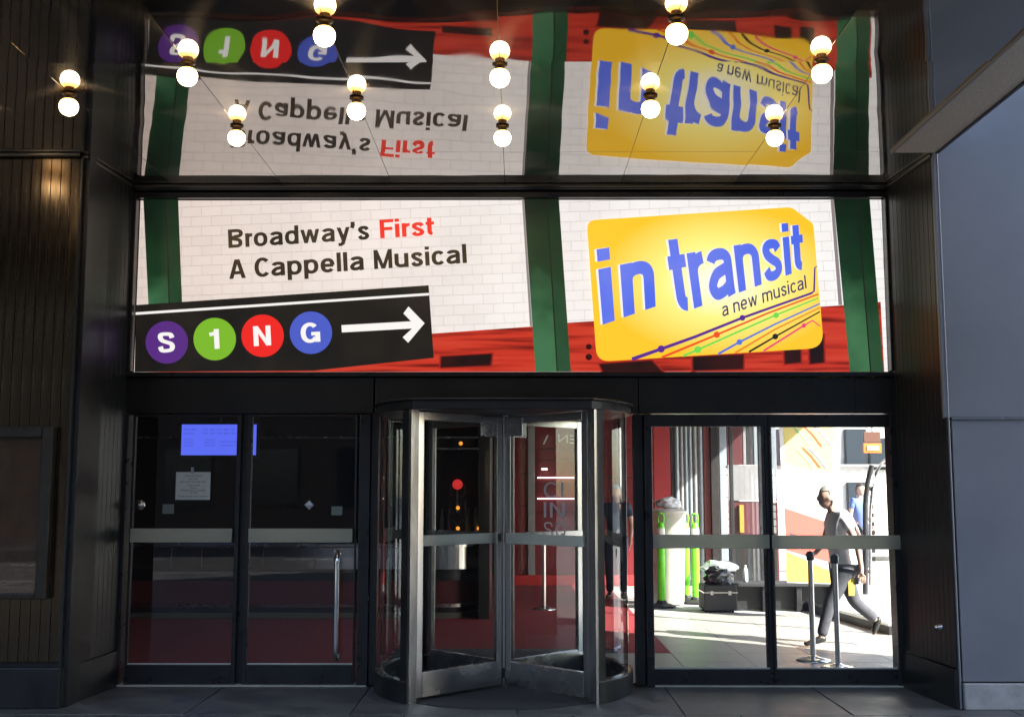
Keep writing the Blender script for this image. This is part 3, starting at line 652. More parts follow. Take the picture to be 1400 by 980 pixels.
line([(1121, 426), (1060, 460), (1024, 481)], 1.8, 2.8, (.02, .02, .02), [(1060, 460, 4)])
line([(1121, 446), (1111, 438), (1099, 445), (1044, 479.6)], 1.6, 2.6, (.9, .06, .2), [(1099, 445, 3)])
dd = lit('lamp print', (.05, .006, .005), .8)
disc(805, 474, 4, SY - .0065, 'train_lamp', dd, sign, 12); disc(805, 488, 4.5, SY - .0065, 'train_lamp', dd, sign, 12)

# ------------------------------------------------------------------ hinged glass doors
def leaf(px0, px1, pyt, pyb, label, rail_py, bt, name='glass_door', lx=None, hinge='l', zb=.012):
    """one framed glass leaf; the pixels give the glass opening"""
    a, b = P(px0, pyb), P(px1, pyt); zt = HB - .004
    e = empty(name, (a.x, .03, 0), label, 'door', 'glass doors either side of the revolving door')
    y0, y1 = -.012, .035
    MB().box((a.x - bt[0], y0, zb), (a.x, y1, zt)).build('stile', FRAME, e, bevel=.004)
    MB().box((b.x, y0, zb), (b.x + bt[1], y1, zt)).build('stile', FRAME, e, bevel=.004)
    MB().box((a.x + .0005, y0 + .002, b.z), (b.x - .0005, y1 - .002, zt)).build('top_rail', FRAME, e, bevel=.003)
    MB().box((a.x + .0005, y0 + .002, zb), (b.x - .0005, y1 - .002, a.z)).build('bottom_rail', FRAME, e, bevel=.003)
    MB().box((a.x, .010, a.z), (b.x, .018, b.z)).build('glass', GLASS, e)
    MB().box((a.x, .004, a.z), (b.x, .010, a.z + .012)).build('glazing_bead', RAIL, e)
    r0, r1 = P(700, rail_py + 19).z, P(700, rail_py).z
    MB().box((a.x - .002, -.055, r0), (b.x + (.03 if px1 > 1200 else -.01), -.030, r1)).build('push_rail', FROST, e, bevel=.006)
    MB().box((a.x + .02, -.030, r0 + .02), (a.x + .06, .009, r1 - .02)).box((b.x - .08, -.030, r0 + .02), (b.x - .04, .009, r1 - .02)).build('rail_bracket', FRAME, e)
    return e
MB().box((P(324, 750).x, .036, 0), (P(338, 750).x, .062, HB - .004)).build('meeting_cover', FRAME, fac)
MB().box((P(1046, 750).x, .036, 0), (P(1060, 750).x, .062, HB - .004)).build('meeting_cover', FRAME, fac)
mid = lambda p0, p1: (P(p1, 700).x - P(p0, 700).x)
d1 = leaf(174, 325, 570, 908, 'dark glass door leftmost, with the taped paper notice', 722, (mid(170, 174) - .002, mid(325, 331)), 'glass_door')
d2 = leaf(337, 487, 570, 908, 'glass door with the long upright chrome pull handle', 722, (mid(331, 337) - .003, mid(487, 490) - .002))
d3 = leaf(894, 1048, 583, 914, 'glass door just right of the revolving door, lime green posts behind it', 730, (mid(892, 894) - .002, mid(1048, 1053)))
d4 = leaf(1059, 1218, 584, 914, 'rightmost glass door with the walking person behind it', 731, (mid(1053, 1059) - .003, mid(1218, 1221) - .002))
# threshold
MB().box((P(160, 700).x, -.045, .0005), (P(505, 700).x, .12, .011)).build('threshold', RAIL, fac)
MB().box((P(881, 700).x, -.045, .0005), (P(1228, 700).x, .12, .011)).build('threshold', RAIL, fac)
# pull handle
h0, h1 = P(461, 752, -.08), P(460, 902, -.08)
MB().tube([(h0.x, -.01, h0.z - .03), (h0.x, -.075, h0.z - .03), (h0.x, -.085, h0.z), (h0.x, -.085, h0.z - .12), (h0.x + .002, -.088, h0.z - .4), (h0.x, -.085, h1.z + .1), (h1.x, -.085, h1.z), (h1.x, -.075, h1.z + .03), (h1.x, -.01, h1.z + .03)], .0225, 14).build('pull_handle', CHROME, d2)
def lock(px_, py_, parent, sq=False):
    p = P(px_, py_, 0)
    b = MB().rings([(.045, .008), (.045, -.004), (.038, -.012), (.018, -.014), (.018, -.03), (.0, -.032)], (p.x, 0, p.z), 4 if sq else 24, 'Y', smooth=not sq)
    b.build('lock', STEELV, parent)
lock(191, 690, d1); lock(423, 690, d2, True)
def stick(px0, py0, px1, py1, parent, m, name='sticker', Y=.008):
    a, b = P(px0, py1, Y), P(px1, py0, Y); return MB().box((a.x, Y, a.z), (b.x, Y + .0015, b.z)).build(name, m, parent)
GS = mat('grey green sticker', (.22, .26, .24), .6); stick(222, 689, 238, 702, d1, GS); stick(453, 692, 468, 704, d2, GS)
# paper notice taped inside the glass
PAPER = mat('white paper', (.82, .86, .82), .8, 0, var=.05)
na, nb_ = P(239.5, 683, .006), P(288, 645, .006)
notice = empty('paper_notice', ((na.x + nb_.x) / 2, .006, na.z), 'white paper notice taped on the leftmost glass door', 'notice')
MB().box((na.x, .0065, na.z), (nb_.x, .0085, nb_.z)).build('sheet', PAPER, notice)
INKP = mat('printed ink', (.06, .06, .06), .7)
tp = P(263, 641, .006); MB().box((tp.x - .012, .0045, tp.z - .04), (tp.x + .012, .0064, tp.z + .015)).build('tape', mat('translucent tape', (.5, .5, .6), .4), notice)
def small_lines(rows, Y, parent, m, name='print_line', h=2.0):
    for t, x0, x1, y in rows:
        quad_text(t, (x0, y), (x1, y), (x0, y - h), (x1, y - h), Y, .0).build(name, m, parent, fix=False)
small_lines([('Due to the performance', 253, 276, 651), ('NOTICE', 258, 270, 655.5), ('BOX OFFICE HOURS ARE', 247, 281, 659.5), ('Tuesday through', 256, 273, 664), ('Sunday', 260, 269, 667.5), ('MONDAY CLOSED', 247, 281, 671), ('12 TO 8', 260, 270, 674), ('Thank you for your patience', 243, 285, 679)], .0058, notice, INKP)

# ------------------------------------------------------------------ revolving door
DC = Vector((P(689, 800, -.05).x, -.05)); DR = 1.03
rd = empty('revolving_door', (DC.x, DC.y, 0), 'revolving door in stainless steel and glass with curved dark drum', 'revolving door')
ZL = P(565, 562, DC.y - .72).z                        # top of the wings
ZC0, ZC1 = ZL + .03, P(690, 544, DC.y - .83).z
print('leaf top', ZL, 'canopy', ZC0, ZC1, 'header', HB)
def drum_outline(r, cut):
    q = []
    for k in range(49):
        a = R(cut + (360 - 2 * cut) * k / 48); q.append((DC.x + r * math.sin(a), DC.y - r * math.cos(a)))
    return q
MB().slab(drum_outline(DR + .05, 40), ZC0 - .022 + .001, ZC1 - .016).build('drum_canopy', BLACK, rd, bevel=.006)
MB().slab(drum_outline(DR + .07, 40), ZC1 - .0155, ZC1).build('canopy_cap', FRAME, rd, bevel=.004)
for s in (1, -1):
    MB().arc(DC, DR - .004, DR + .004, s * R(47), s * R(133), .16, ZC0 - .022).build('curved_glass', TINT, rd)
    MB().arc(DC, DR - .035, DR + .04, s * R(44), s * R(136), .002, .158).build('drum_base', BLACK, rd)
    MB().arc(DC, DR - .03, DR + .03, s * R(45), s * R(135), .1585, .168).build('base_bead', STEELV, rd)
    for a in (45, 135):
        MB().arc(DC, DR - .03, DR + .036, s * R(a - 1.6 if a == 45 else a - 3), s * R(a + 3 if a == 45 else a + 1.6), .169, ZC0 - .022, 4).build('drum_post', BLACK, rd)
        MB().arc(DC, DR - .036, DR + .042, s * R(a - 3.2 if a == 45 else a + 1.7), s * R(a - 1.7 if a == 45 else a + 3.2), .003, ZC0 - .021, 3).build('post_cover', STEEL, rd)
MB().rings([(.02, .001), (DR - .04, .001), (DR - .04, .006), (.02, .006)], (DC.x, DC.y, 0), 64, smooth=False).build('floor_disc', mat('dark ribbed mat', (.045, .047, .05), .8, 0, var=.2, bump=.4, bscale=120), rd)
MB().tube([(DC.x, DC.y, .007), (DC.x, DC.y, ZC0)], .028, 20).build('centre_shaft', STEEL, rd)
def wing(ang, near):
    M = Matrix.Translation((DC.x, DC.y, 0)) @ Matrix.Rotation(ang, 4, 'Z')     # local +X runs outwards
    r0, r1, zb, zt, t = .045, .965, .03, ZL, .022
    def bx(a, b): return MB().box(a, b, M)
    w_ = bx((r0, -t, zb), (r0 + .055, t, zt)).build('door_wing', STEEL, rd, bevel=.004)   # the hub stile carries the rest
    bx((r1 - .06, -t, zb), (r1, t, zt)).build('outer_stile', STEEL, w_, bevel=.004)
    bx((r1, -.006, zb), (r1 + .028, .006, zt)).build('sweep_seal', RUBBER, w_)
    bx((r0 + .0555, -t + .001, zb), (r1 - .0605, t - .001, zb + .19)).build('bottom_rail', STEELV, w_, bevel=.003)
    bx((r0 + .0555, -t + .001, zt - .065), (r1 - .0605, t - .001, zt)).build('top_rail', STEEL, w_, bevel=.003)
    bx((r0 + .056, -.004, zb + .19), (r1 - .061, .004, zt - .065)).build('glass', GLASS, w_)
    zr = P(600, 745, DC.y - .4).z
    bx((r0 + .03, -t - .035, zr), (r1 - .02, -t - .012, zr + .085)).build('push_bar', RAIL if near else STEEL, w_, bevel=.004)
    bx((r0 + .02, -t - .012, zr + .01), (r0 + .05, -t - .0005, zr + .07)).build('bar_bracket', STEELV, w_)
    bx((r1 - .05, -t - .012, zr + .01), (r1 - .02, -t - .0005, zr + .07)).build('bar_bracket', STEELV, w_)
    bx((r0 - .01, -t - .006, zt - .17), (r0 + .2, -t - .001, zt - .01)).build('corner_plate', STEELV, w_, bevel=.003)
    bx((r0 - .03, -t - .004, zb + .05), (r0 + .05, -t - .001, zb + .13)).build('pivot_plate', STEELV, w_, bevel=.003)
    return w_, M
for i, a in enumerate((225, 315, 45, 135)):
    w_, M = wing(R(a), i < 2)
    if i == 1: Mright = M; wright = w_
# etched letters on the glass of the right near wing
ETCH = mat('frosted etching', (.55, .5, .5), .8)
def on_wing(u, z): return Mright @ Vector((u, -.0062, z))
for t, u0, u1, z in (('CI', .47, .69, 1.52), ('IN', .47, .70, 1.36), ('SQ', .47, .72, 1.20)):
    vs, fs = grot(t, .13, .2); x0, x1 = min(v.x for v in vs), max(v.x for v in vs)
    MB().add([on_wing(u0 + (v.x - x0) / (x1 - x0) * (u1 - u0), z + .04 + v.y * .125) for v in vs], fs).build('etched_letters', ETCH, wright, fix=False)

# ------------------------------------------------------------------ display case on the left wall
dc = empty('poster_case', (P(30, 820, YF).x, YF, P(30, 820, YF).z), 'empty wall display case with brown backing on the bronze board wall', 'display case')
a, b = P(-60, 818, YF - .03), P(77, 583, YF - .03); t_ = .085
BRZ = mat('dark bronze frame', (.05, .04, .03), .4, .5, var=.2)
MB().box((a.x, YF - .09, a.z), (a.x + t_, YF - .003, b.z)).build('frame_side', BRZ, dc, bevel=.008)
MB().box((b.x - t_, YF - .09, a.z), (b.x, YF - .003, b.z)).build('frame_side', BRZ, dc, bevel=.008)
MB().box((a.x + t_ + .001, YF - .088, b.z - t_), (b.x - t_ - .001, YF - .003, b.z)).build('frame_rail', BRZ, dc, bevel=.008)
MB().box((a.x + t_ + .001, YF - .088, a.z), (b.x - t_ - .001, YF - .003, a.z + t_ * .5)).build('frame_rail', BRZ, dc, bevel=.008)
MB().box((a.x + t_, YF - .03, a.z + t_ * .5), (b.x - t_, YF - .02, b.z - t_)).build('backing', mat('brown cork backing', (.10, .045, .018), .85, 0, var=.25, vscale=6, bump=.3, bscale=150), dc)
MB().box((a.x + t_, YF - .07, a.z + t_ * .5), (b.x - t_, YF - .066, b.z - t_)).build('glass', GLASS, dc)

# ------------------------------------------------------------------ lobby shell
ROOF = 3.05
fl = MB().slab([(-6.9, .12), (4.6, .12), (4.6, 14), (-6.9, 14)], -.011, -.006).build('lobby_floor', mat('dark screed', (.06, .06, .06), .8)); tag(fl, kind='structure')
CX, CY0 = 1.53, 1.9
cp = MB().slab([(-6.9, .13), (-1.25, .13), (-1.25, 2.2), (1.0, 2.2), (1.0, CY0), (CX, CY0), (CX, 12.5), (-6.9, 12.5)], -.005, .004).build('carpet', CARPET); tag(cp, kind='structure')
mt = MB().slab([(-1.24, DC.y + 1.26), (.8, DC.y + 1.26), (.8, 2.19), (-1.24, 2.19)], -.005, .008).build('entrance_mat', mat('charcoal entrance mat', (.05, .052, .055), .9, 0, var=.2, bump=.5, bscale=200)); tag(mt, 'charcoal entrance mat on the floor behind the revolving door', 'mat')
t0 = None
rows = [(CX, 4.25, CY0, 5.6), (.85, 4.25, .14, CY0)]
for xa, xb, ya, yb in rows:
    nx = max(1, round((xb - xa) / .68)); ny = max(1, round((yb - ya) / .62)); wx, wy = (xb - xa) / nx, (yb - ya) / ny
    base = MB().box((.003, .003, -.006), (wx - .003, wy - .003, .004)).build('tile', TILE, None, bevel=.0015)
    for i in range(nx):
        for j in range(ny):
            o = base if (i, j) == (0, 0) else base.copy()
            if (i, j) != (0, 0): COL.objects.link(o)
            o.parent = fl; o.location = (xa + i * wx, ya + j * wy, random.uniform(-.0008, .0008))
lob = empty('lobby_shell', (0, 6, 0), 'dark ticket hall walls and ceiling behind the glass doors', 'interior')
MB().box((-6.9, .31, ROOF), (4.4, 12.6, ROOF + .3)).build('ceiling', mat('lobby ceiling', (.25, .25, .25), .9), lob)
MB().box((-6.9, .32, ROOF + .31), (4.4, 12.6, 14)).build('upper_floors', BLACK, lob)
MB().box((XL0 - .2, -.0 + .32, CEIL + .31), (XR0 + .1, .33, 14)).build('upper_wall', BLACK, lob)
MB().box((XL0 - .02, .02, CEIL + .32), (XR1, .31, 14)).build('upper_wall', GREYW, lob)
MB().box((-6.98, .3, 0), (-6.9, 12.6, ROOF)).build('side_wall', DARKW, lob)
MB().box((-6.9, 6.3, 0), (-.55, 6.4, ROOF - .002)).build('office_back_wall', DARKW, lob)
MB().box((-6.9, 12.5, 0), (4.3, 12.6, ROOF - .002)).build('back_wall', DARKW, lob)
zs = P(250, 598, 5.0).z
zs = P(250, 598, 6.28).z
MB().box((-6.9, 6.27, zs - .012), (-.56, 6.299, zs + .012)).build('wall_trim', STEELV, lob)
MB().box((-.5, 4.9, 0), (-.36, 6.4, ROOF - .002)).build('end_wall', DARKW, lob)

GP0 = mat('grey upright', (.25, .25, .27), .4, .3)
# ticket counter
tc_ = empty('ticket_counter', (-3.5, 5, 0), 'long ticket counter with steel front and red base behind the left doors', 'counter')
zz = lambda py: P(250, py, 4.9).z
CXE = -1.05
def strip(z0, z1, y, m, nm, splits=None, bev=.004, xe=CXE, rad=.7):
    """straight run ending in a quarter-round corner"""
    xs = splits or [-6.8, xe]
    for i in range(len(xs) - 1): MB().box((xs[i] + .002, y, z0), (xs[i+1] - .002, y + .05, z1)).build(nm, m, tc_, bevel=bev)
    MB().arc((xe, y + rad), rad - .05, rad, 0, R(85), z0, z1, 20).build(nm, m, tc_)
SPL = [-6.8] + [P(x_, 760, 4.9).x for x_ in (170, 235, 276, 360, 430)] + [CXE]
strip(zz(778), zz(748), 4.9, STEEL, 'steel_panel', SPL)
strip(zz(747.6), zz(743), 4.87, STEELV, 'counter_top')
strip(zz(794), zz(778.3), 4.98, BLACK, 'shadow_gap', rad=.62)
strip(zz(826), zz(794.3), 5.0, mat('red counter base', (.11, .014, .017), .7, var=.1), 'red_base', rad=.6)
strip(zz(831), zz(826.3), 4.985, STEELV, 'base_trim', rad=.615)
strip(zz(838), zz(831.3), 5.02, BLACK, 'toe_recess', rad=.58)
strip(.005, zz(838.3), 4.97, mat('grey toe trim', (.12, .115, .10), .5), 'toe_trim', rad=.63)
# refreshment display on the office wall, seen through the left wing of the revolving door
cdz = empty('refreshment_display', (-.95, 6.2, 1.0), 'dark refreshment display with red round sign and small amber lamps in the lobby', 'display')
def cb(px0, px1, py0, py1, m, nm, y=6.18, t=.05):
    a, b = P(px0, py1, y), P(px1, py0, y); return MB().box((a.x, y, a.z), (b.x, y + t, b.z)).build(nm, m, cdz)
cb(588, 672, 733, 736, STEELV, 'shelf', 6.08, .2); cb(588, 672, 612, 614, STEELV, 'shelf', 6.08, .2); cb(592, 594, 575, 733, GP0, 'upright', 6.2); cb(661, 663, 575, 733, GP0, 'upright', 6.2)
c_ = P(625.5, 662, 6.12); MB().rings([(.07, 0), (.07, .03)], (c_.x, 6.10, c_.z), 24, 'Y').build('round_sign', lit('red lit disc', (.75, .03, .03), .9), cdz)
cb(623.5, 626.5, 669, 700, GP0, 'sign_stem', 6.12, .02)
for x0, y0 in ((626, 694), (626, 722), (630, 606), (655, 722)): 
    c_ = P(x0, y0, 6.1); MB().rings([(.0, -.03), (.026, -.015), (.026, .015), (.0, .03)], (c_.x, 6.1, c_.z), 12).build('amber_lamp', lit('amber lamp', (1, .36, .04), 1.4), cdz)
for x0, m_ in ((604, 'pale glass'), (613, 'violet glass'), (640, 'pale glass'), (650, 'pale glass')):
    c_ = P(x0, 732.6, 6.12); r_ = .03
    MB().rings([(r_, 0), (r_, .24), (r_ * .4, .31), (r_ * .4, .38)], (c_.x, 6.14, c_.z + .003), 14).build('bottle', mat(m_, (.45, .5, .62) if m_[0] == 'p' else (.25, .22, .5), .15), cdz)
# showtimes screen
sa, sb = P(247, 622, 6.1), P(350.5, 580, 6.1)
scr = empty('schedule_screen', ((sa.x + sb.x) / 2, 6.1, sa.z), 'glowing blue schedule screen high behind the leftmost doors', 'screen')
MB().box((sa.x - .03, 6.12, sa.z - .03), (sb.x + .03, 6.2, sb.z + .03)).build('bezel', BLACK, scr, bevel=.005)
MB().box((sa.x, 6.11, sa.z), (sb.x, 6.119, sb.z)).build('display', lit('blue display', (.115, .165, 1.0), 1.0), scr)
MB().tube([((sa.x + sb.x) / 2, 6.16, sb.z + .03), ((sa.x + sb.x) / 2, 6.16, ROOF - .003)], .02).build('ceiling_mount', BLACK, scr)
DI = lit('display ink', (.05, .07, .42), 1.0)
small_lines([('TODAY 8PM', 251, 268, 588.5), ('TUES', 277, 284, 588.5), ('WED', 287, 294, 588.5), ('THU', 296, 303, 588.5), ('FRI', 306, 313, 588.5), ('SAT', 316, 322, 588.5), ('SUN', 343, 348.5, 590)], 6.105, scr, DI, 'display_text', 2.6)
small_lines([('BOX OFFICE', 251, 265, 593.5), ('7PM', 277, 284, 593.5), ('2PM', 287, 294, 593.5), ('7PM', 296, 303, 593.5), ('8PM', 306, 313, 593.5), ('8PM', 316, 322, 593.5)], 6.105, scr, DI, 'display_text', 2.6)
small_lines([('TICKETS', 251, 264, 602 + 4 * k) for k in range(3)] + [('SHOWS', 280, 294, 602 + 4 * k) for k in range(3)] + [('PLEASE ASK INSIDE', 301, 324, 605), ('DOORS OPEN AT 7', 301, 324, 610)], 6.105, scr, DI, 'display_text', 2.2)

# ------------------------------------------------------------------ maroon wall behind the revolving door, far screens
mw = empty('maroon_feature_wall', (1, 10, 0), 'maroon panelled wall with mirrored lettering seen through the revolving door', 'wall')
YW = 10.0
def wp(px0, px1, py0, py1, y0, y1, m, nm, parent, bev=.006):
    a, b = P(px0, 790, y0), P(px1, 790, y0); z0 = max(.004, P(700, py1, y0).z); z1 = min(ROOF - .004, P(700, py0, y0).z)
    return MB().box((a.x, y0, z0), (b.x, y1, z1)).build(nm, m, parent, bevel=bev)
MAR2 = mat('rose painted strip', (.30, .08, .075), .5, var=.1); GP = mat('grey painted steel', (.30, .29, .30), .5, .3, var=.1)
wp(699, 711.5, 500, 870, YW, YW + .1, MAROON, 'panel', mw)
for k in range(6): wp(712, 721.5, 560 + k * 44, 603 + k * 44, YW, YW + .1, MAR2, 'block', mw)
LS = lit('lit strip lamp', (1, .95, .92), 5)
wp(722, 731.5, 500, 870, YW - .06, YW + .1, GP, 'pilaster', mw)
for y0, y1 in ((560, 613), (613.8, 628), (628.8, 652), (653.4, 681), (682.2, 700), (701, 800)): wp(732, 895, y0, y1, YW, YW + .1, MAROON, 'panel', mw)
for y_ in (652.2, 680.7): wp(735, 796, y_, y_ + 1.3, YW - .03, YW - .001, LS, 'light_strip', mw, 0)
wp(741, 749, 640, 642, YW - .03, YW - .001, LS, 'light_strip', mw, 0)
wp(801, 806, 660, 870, YW - .05, YW, GP, 'pilaster', mw); wp(850, 856, 560, 870, YW - .1, YW, GP, 'pilaster', mw)
wp(699, 895, 786, 800, YW - .08, YW - .001, mat('bright red skirting', (.5, .03, .03), .5), 'skirting', mw)
quad_text('REN', (800, 608), (763, 604), (800, 597), (763, 593), YW - .01, .04).build('wall_letters', WHITEP, mw, fix=False)
quad_text('/', (742, 607), (750, 607), (742, 595), (750, 595), YW - .01, .03).build('wall_letters', WHITEP, mw, fix=False)
fs_ = empty('lobby_screen_wall', (3, 9.9, 0), 'far wall of red, grey and dark upright strips behind the green posts', 'wall')
CURT = mat('pale blue grey curtain metal', (.30, .34, .38), .35, .3, var=.1)
def vs_(px0, px1, y0, y1, m, nm='strip', d=0): wp(px0, px1, y0, y1, YW - d, YW + .1, m, nm, fs_)
REDW = mat('red painted wall', (.38, .03, .035), .5, var=.08)
vs_(896, 919, 500, 870, REDW, 'red_panel'); vs_(919.5, 925, 500, 870, DARKW)
for i, (x0, x1) in enumerate(((925, 931), (932, 937), (938, 943), (944, 949), (950, 956), (957, 964))):
    a = P((x0 + x1) / 2, 790, YW); r_ = abs(P(x1, 790, YW).x - P(x0, 790, YW).x) / 2
    MB().tube([(a.x, YW, .01), (a.x, YW, ROOF - .01)], r_, 14).build('column', CURT if i % 3 != 1 else GP, fs_)
vs_(965, 974, 500, 870, MAR2); vs_(975, 986, 500, 870, DARKW, d=.1); vs_(987, 997, 500, 870, CURT)
vs_(998, 1019, 500, 635, mat('dark plum panel', (.10, .02, .025), .5)); vs_(998, 1046, 635.5, 684, GP, d=.03); vs_(998, 1046, 685, 735, MATS['dark plum panel']); vs_(998, 1046, 736, 850, BLACK)
vs_(1020, 1024, 500, 635, GP); vs_(1025, 1034, 500, 635, DARKW); vs_(1035, 1046, 500, 635, CURT)
vs_(1047, 1066, 500, 685, CURT); vs_(1047, 1066, 686, 850, BLACK)
vs_(1013, 1019, 690, 728, mat('ochre post', (.45, .30, .05), .5), d=.08)

# string of small white plates hanging at the far window
ps = empty('hanging_plates', (P(994, 700, 8.6).x, 8.6, 1), 'vertical string of small white name plates behind the green posts', 'sign')
for k in range(9): wp(990.5, 997.5, 640 + k * 10, 648.5 + k * 10, 8.6, 8.62, WHITEP, 'plate', ps, 0)
wp(997.8, 998.6, 636, 740, 8.6, 8.62, STEEL, 'cord', ps, 0)

# ------------------------------------------------------------------ street side glazing
A_, B_ = G(1226, 868), G(1003, 803)
A_ = Vector((A_.x, A_.y, 0)); B_ = Vector((B_.x, B_.y, 0)); print('glazing', A_, B_)
gz = empty('side_window_wall', (A_.x, A_.y, 0), 'low silled shop window wall on the sunlit side street', 'window')
dv = (B_ - A_); LL = dv.length; ang = math.atan2(dv.y, dv.x); GM = Matrix.Translation(A_) @ Matrix.Rotation(ang, 4, 'Z')
def gb(a, b, nm, m, bev=.004): return MB().box(a, b, GM).build(nm, m, gz, bevel=bev)
gb((0, -.09, .0), (LL, .09, .10), 'sill_base', BLACK); gb((0, .02, .101), (LL, .10, .135), 'sill', STEEL)
for k in (0, 2, 3, 4):
    u = .0 + LL * k / 4; gb((u - .03, -.03, .136), (u + .03, .03, ROOF - .003), 'mullion', FRAME)
for k in (2, 3): gb((LL * k / 4 + .031, -.004, .137), (LL * (k + 1) / 4 - .031, .004, ROOF - .004), 'pane', GLASS, 0)
# ------------------------------------------------------------------ things inside behind the right doors
LIME = mat('lime green plastic', (.16, .72, .02), .4, 0, var=.05)
def delineator(px_, pyb, pyt, label, first=None):
    g = G(px_, pyb); s = (P(px_, pyt, g.y).z)
    e = empty('delineator_post', (g.x, g.y, 0), label, 'post', 'lime green posts in the lobby'); r = .055; x, y = g.x, g.y
    MB().rings([(.20, .008), (.20, .03), (.15, .045), (.08, .06), (.06, .1)], (x, y, 0), 8, smooth=False).build('rubber_base', RUBBER, e)
    MB().rings([(r, .09), (r, s - .22), (r * .95, s - .2)], (x, y, 0), 20).build('tube', LIME, e)
    MB().rings([(r + .003, s - .30), (r + .003, s - .21)], (x, y, 0), 20).build('reflective_band', mat('white reflective band', (.75, .75, .75), .4), e)
    MB().rings([(r, s - .2), (r * .8, s - .15), (.03, s - .13)], (x, y, 0), 20).build('cap', LIME, e)
    MB().tube([(x - .035, y, s - .14), (x - .045, y, s - .06), (x - .035, y, s - .01), (x, y, s), (x + .035, y, s - .01), (x + .045, y, s - .06), (x + .035, y, s - .14)], .014, 8).build('loop_handle', LIME, e)
    return e
delineator(905, 830, 701, 'lime green post leftmost, in front of the white bin'); delineator(939, 822, 702, 'middle lime green post right beside the white bin'); delineator(952, 825, 702, 'rightmost lime green post, beside the black case')
bn = G(918, 829); bn_top = P(918, 697, bn.y).z
bin_ = empty('round_bin', (bn.x, bn.y + .25, 0), 'round white plastic bin behind the lime green posts', 'bin')
BINP = mat('off white plastic', (.62, .60, .55), .45, 0, var=.08)
MB().rings([(.2, .02), (.215, .05), (.255, bn_top - .06), (.27, bn_top - .05), (.27, bn_top - .02), (.25, bn_top), (.24, bn_top - .03)], (bn.x, bn.y + .25, 0), 36).build('body', BINP, bin_)
MB().rings([(.25, bn_top + .0), (.2, bn_top + .02), (.0001, bn_top + .03)], (bn.x, bn.y + .25, 0), 36).build('lid', BINP, bin_)
# crumpled cloth
def crumple(name, c, sx, sy, sz, m, label, cat, seed, sub=3, amp=.35):
    b = bmesh.new(); bmesh.ops.create_icosphere(b, subdivisions=sub, radius=1); rnd = random.Random(seed)
    from mathutils import noise
    for v in b.verts:
        n_ = noise.noise(v.co * 1.7 + Vector((seed, 0, 0))) * amp + noise.noise(v.co * 4 + Vector((0, seed, 0))) * amp * .6
        v.co *= 1 + n_; v.co.z = max(v.co.z, -.6)
        v.co = Vector((v.co.x * sx + c[0], v.co.y * sy + c[1], (v.co.z + .6) * sz + c[2]))
    me = bpy.data.meshes.new(name); b.to_mesh(me); b.free()
    o = mesh_obj(name, me, m); return tag(o, label, cat)
crumple('cloth_bundle', (bn.x, bn.y + .25, bn_top + .031), .2, .18, .09, mat('white cloth', (.75, .76, .8), .8, 0, var=.1), 'crumpled white cloth on top of the round white bin', 'cloth', 3)
cs = G(986, 838); csz = P(986, 800, cs.y).z
case = empty('black_case', (cs.x, cs.y, 0), 'black equipment case standing on the tiles behind the door', 'case')
MB().box((cs.x - .22, cs.y, .03), (cs.x + .22, cs.y + .5, csz)).build('body', RUBBER, case, bevel=.02)
MB().box((cs.x - .225, cs.y - .005, csz * .72), (cs.x + .225, cs.y + .505, csz * .76)).build('lid_seam', STEELV, case)
for s in (-1, 1): MB().box((cs.x + s * .12 - .02, cs.y - .015, csz * .66), (cs.x + s * .12 + .02, cs.y - .006, csz * .8)).build('latch', STEELV, case)
for sx in (-1, 1):
    for yy in (.08, .42): MB().rings([(.028, -.015), (.028, .015)], (cs.x + sx * .17, cs.y + yy, .029), 12, 'X').build('castor', RUBBER, case)
crumple('plastic_bag', (cs.x + .02, cs.y + .25, csz), .2, .2, .14, mat('shiny black plastic', (.03, .03, .035), .18), 'shiny dark plastic bag lying on the black case', 'bag', 9, 3, .5)
crumple('folded_jacket', (cs.x + .25, cs.y + 1.5, .45), .25, .2, .09, mat('silver wrap', (.4, .42, .45), .3, .4), 'grey wrapped bundle lying on the black bench', 'bundle', 5, 3, .5)
be = empty('black_bench', (3.6, cs.y + .1, 0), 'long low black bench along the tiled floor behind the glass doors', 'bench')
b0x, b1x = G(1012, 838).x, G(1172, 838).x
ytop = P(1100, 797, cs.y + .1).z
MB().box((b0x - .2, cs.y + .12, ytop - .05), (b1x - .15, cs.y + .55, ytop)).build('seat', RUBBER, be, bevel=.01)
for k in range(4):
    xx = b0x - .12 + (b1x - b0x - .0) * k / 3.4; MB().box((xx, cs.y + .16, .005), (xx + .07, cs.y + .5, ytop - .051)).build('leg', BLACK, be, bevel=.005)
MB().box((b0x - .15, cs.y + .3, .02), (b1x - .22, cs.y + .33, ytop - .06)).build('front_board', BLACK, be)
bt = P(1020, 795, cs.y + .3); 
bot = empty('water_bottle', (bt.x, cs.y + .33, ytop), 'small clear water bottle standing on the black bench', 'bottle')
MB().rings([(.028, ytop + .001), (.034, ytop + .01), (.034, ytop + .15), (.02, ytop + .19), (.012, ytop + .2)], (bt.x, cs.y + .33, 0), 16).build('body', mat('clear plastic', (.6, .7, .75), .1), bot)
MB().rings([(.014, ytop + .201), (.014, ytop + .225)], (bt.x, cs.y + .33, 0), 12).build('cap', WHITEP, bot)

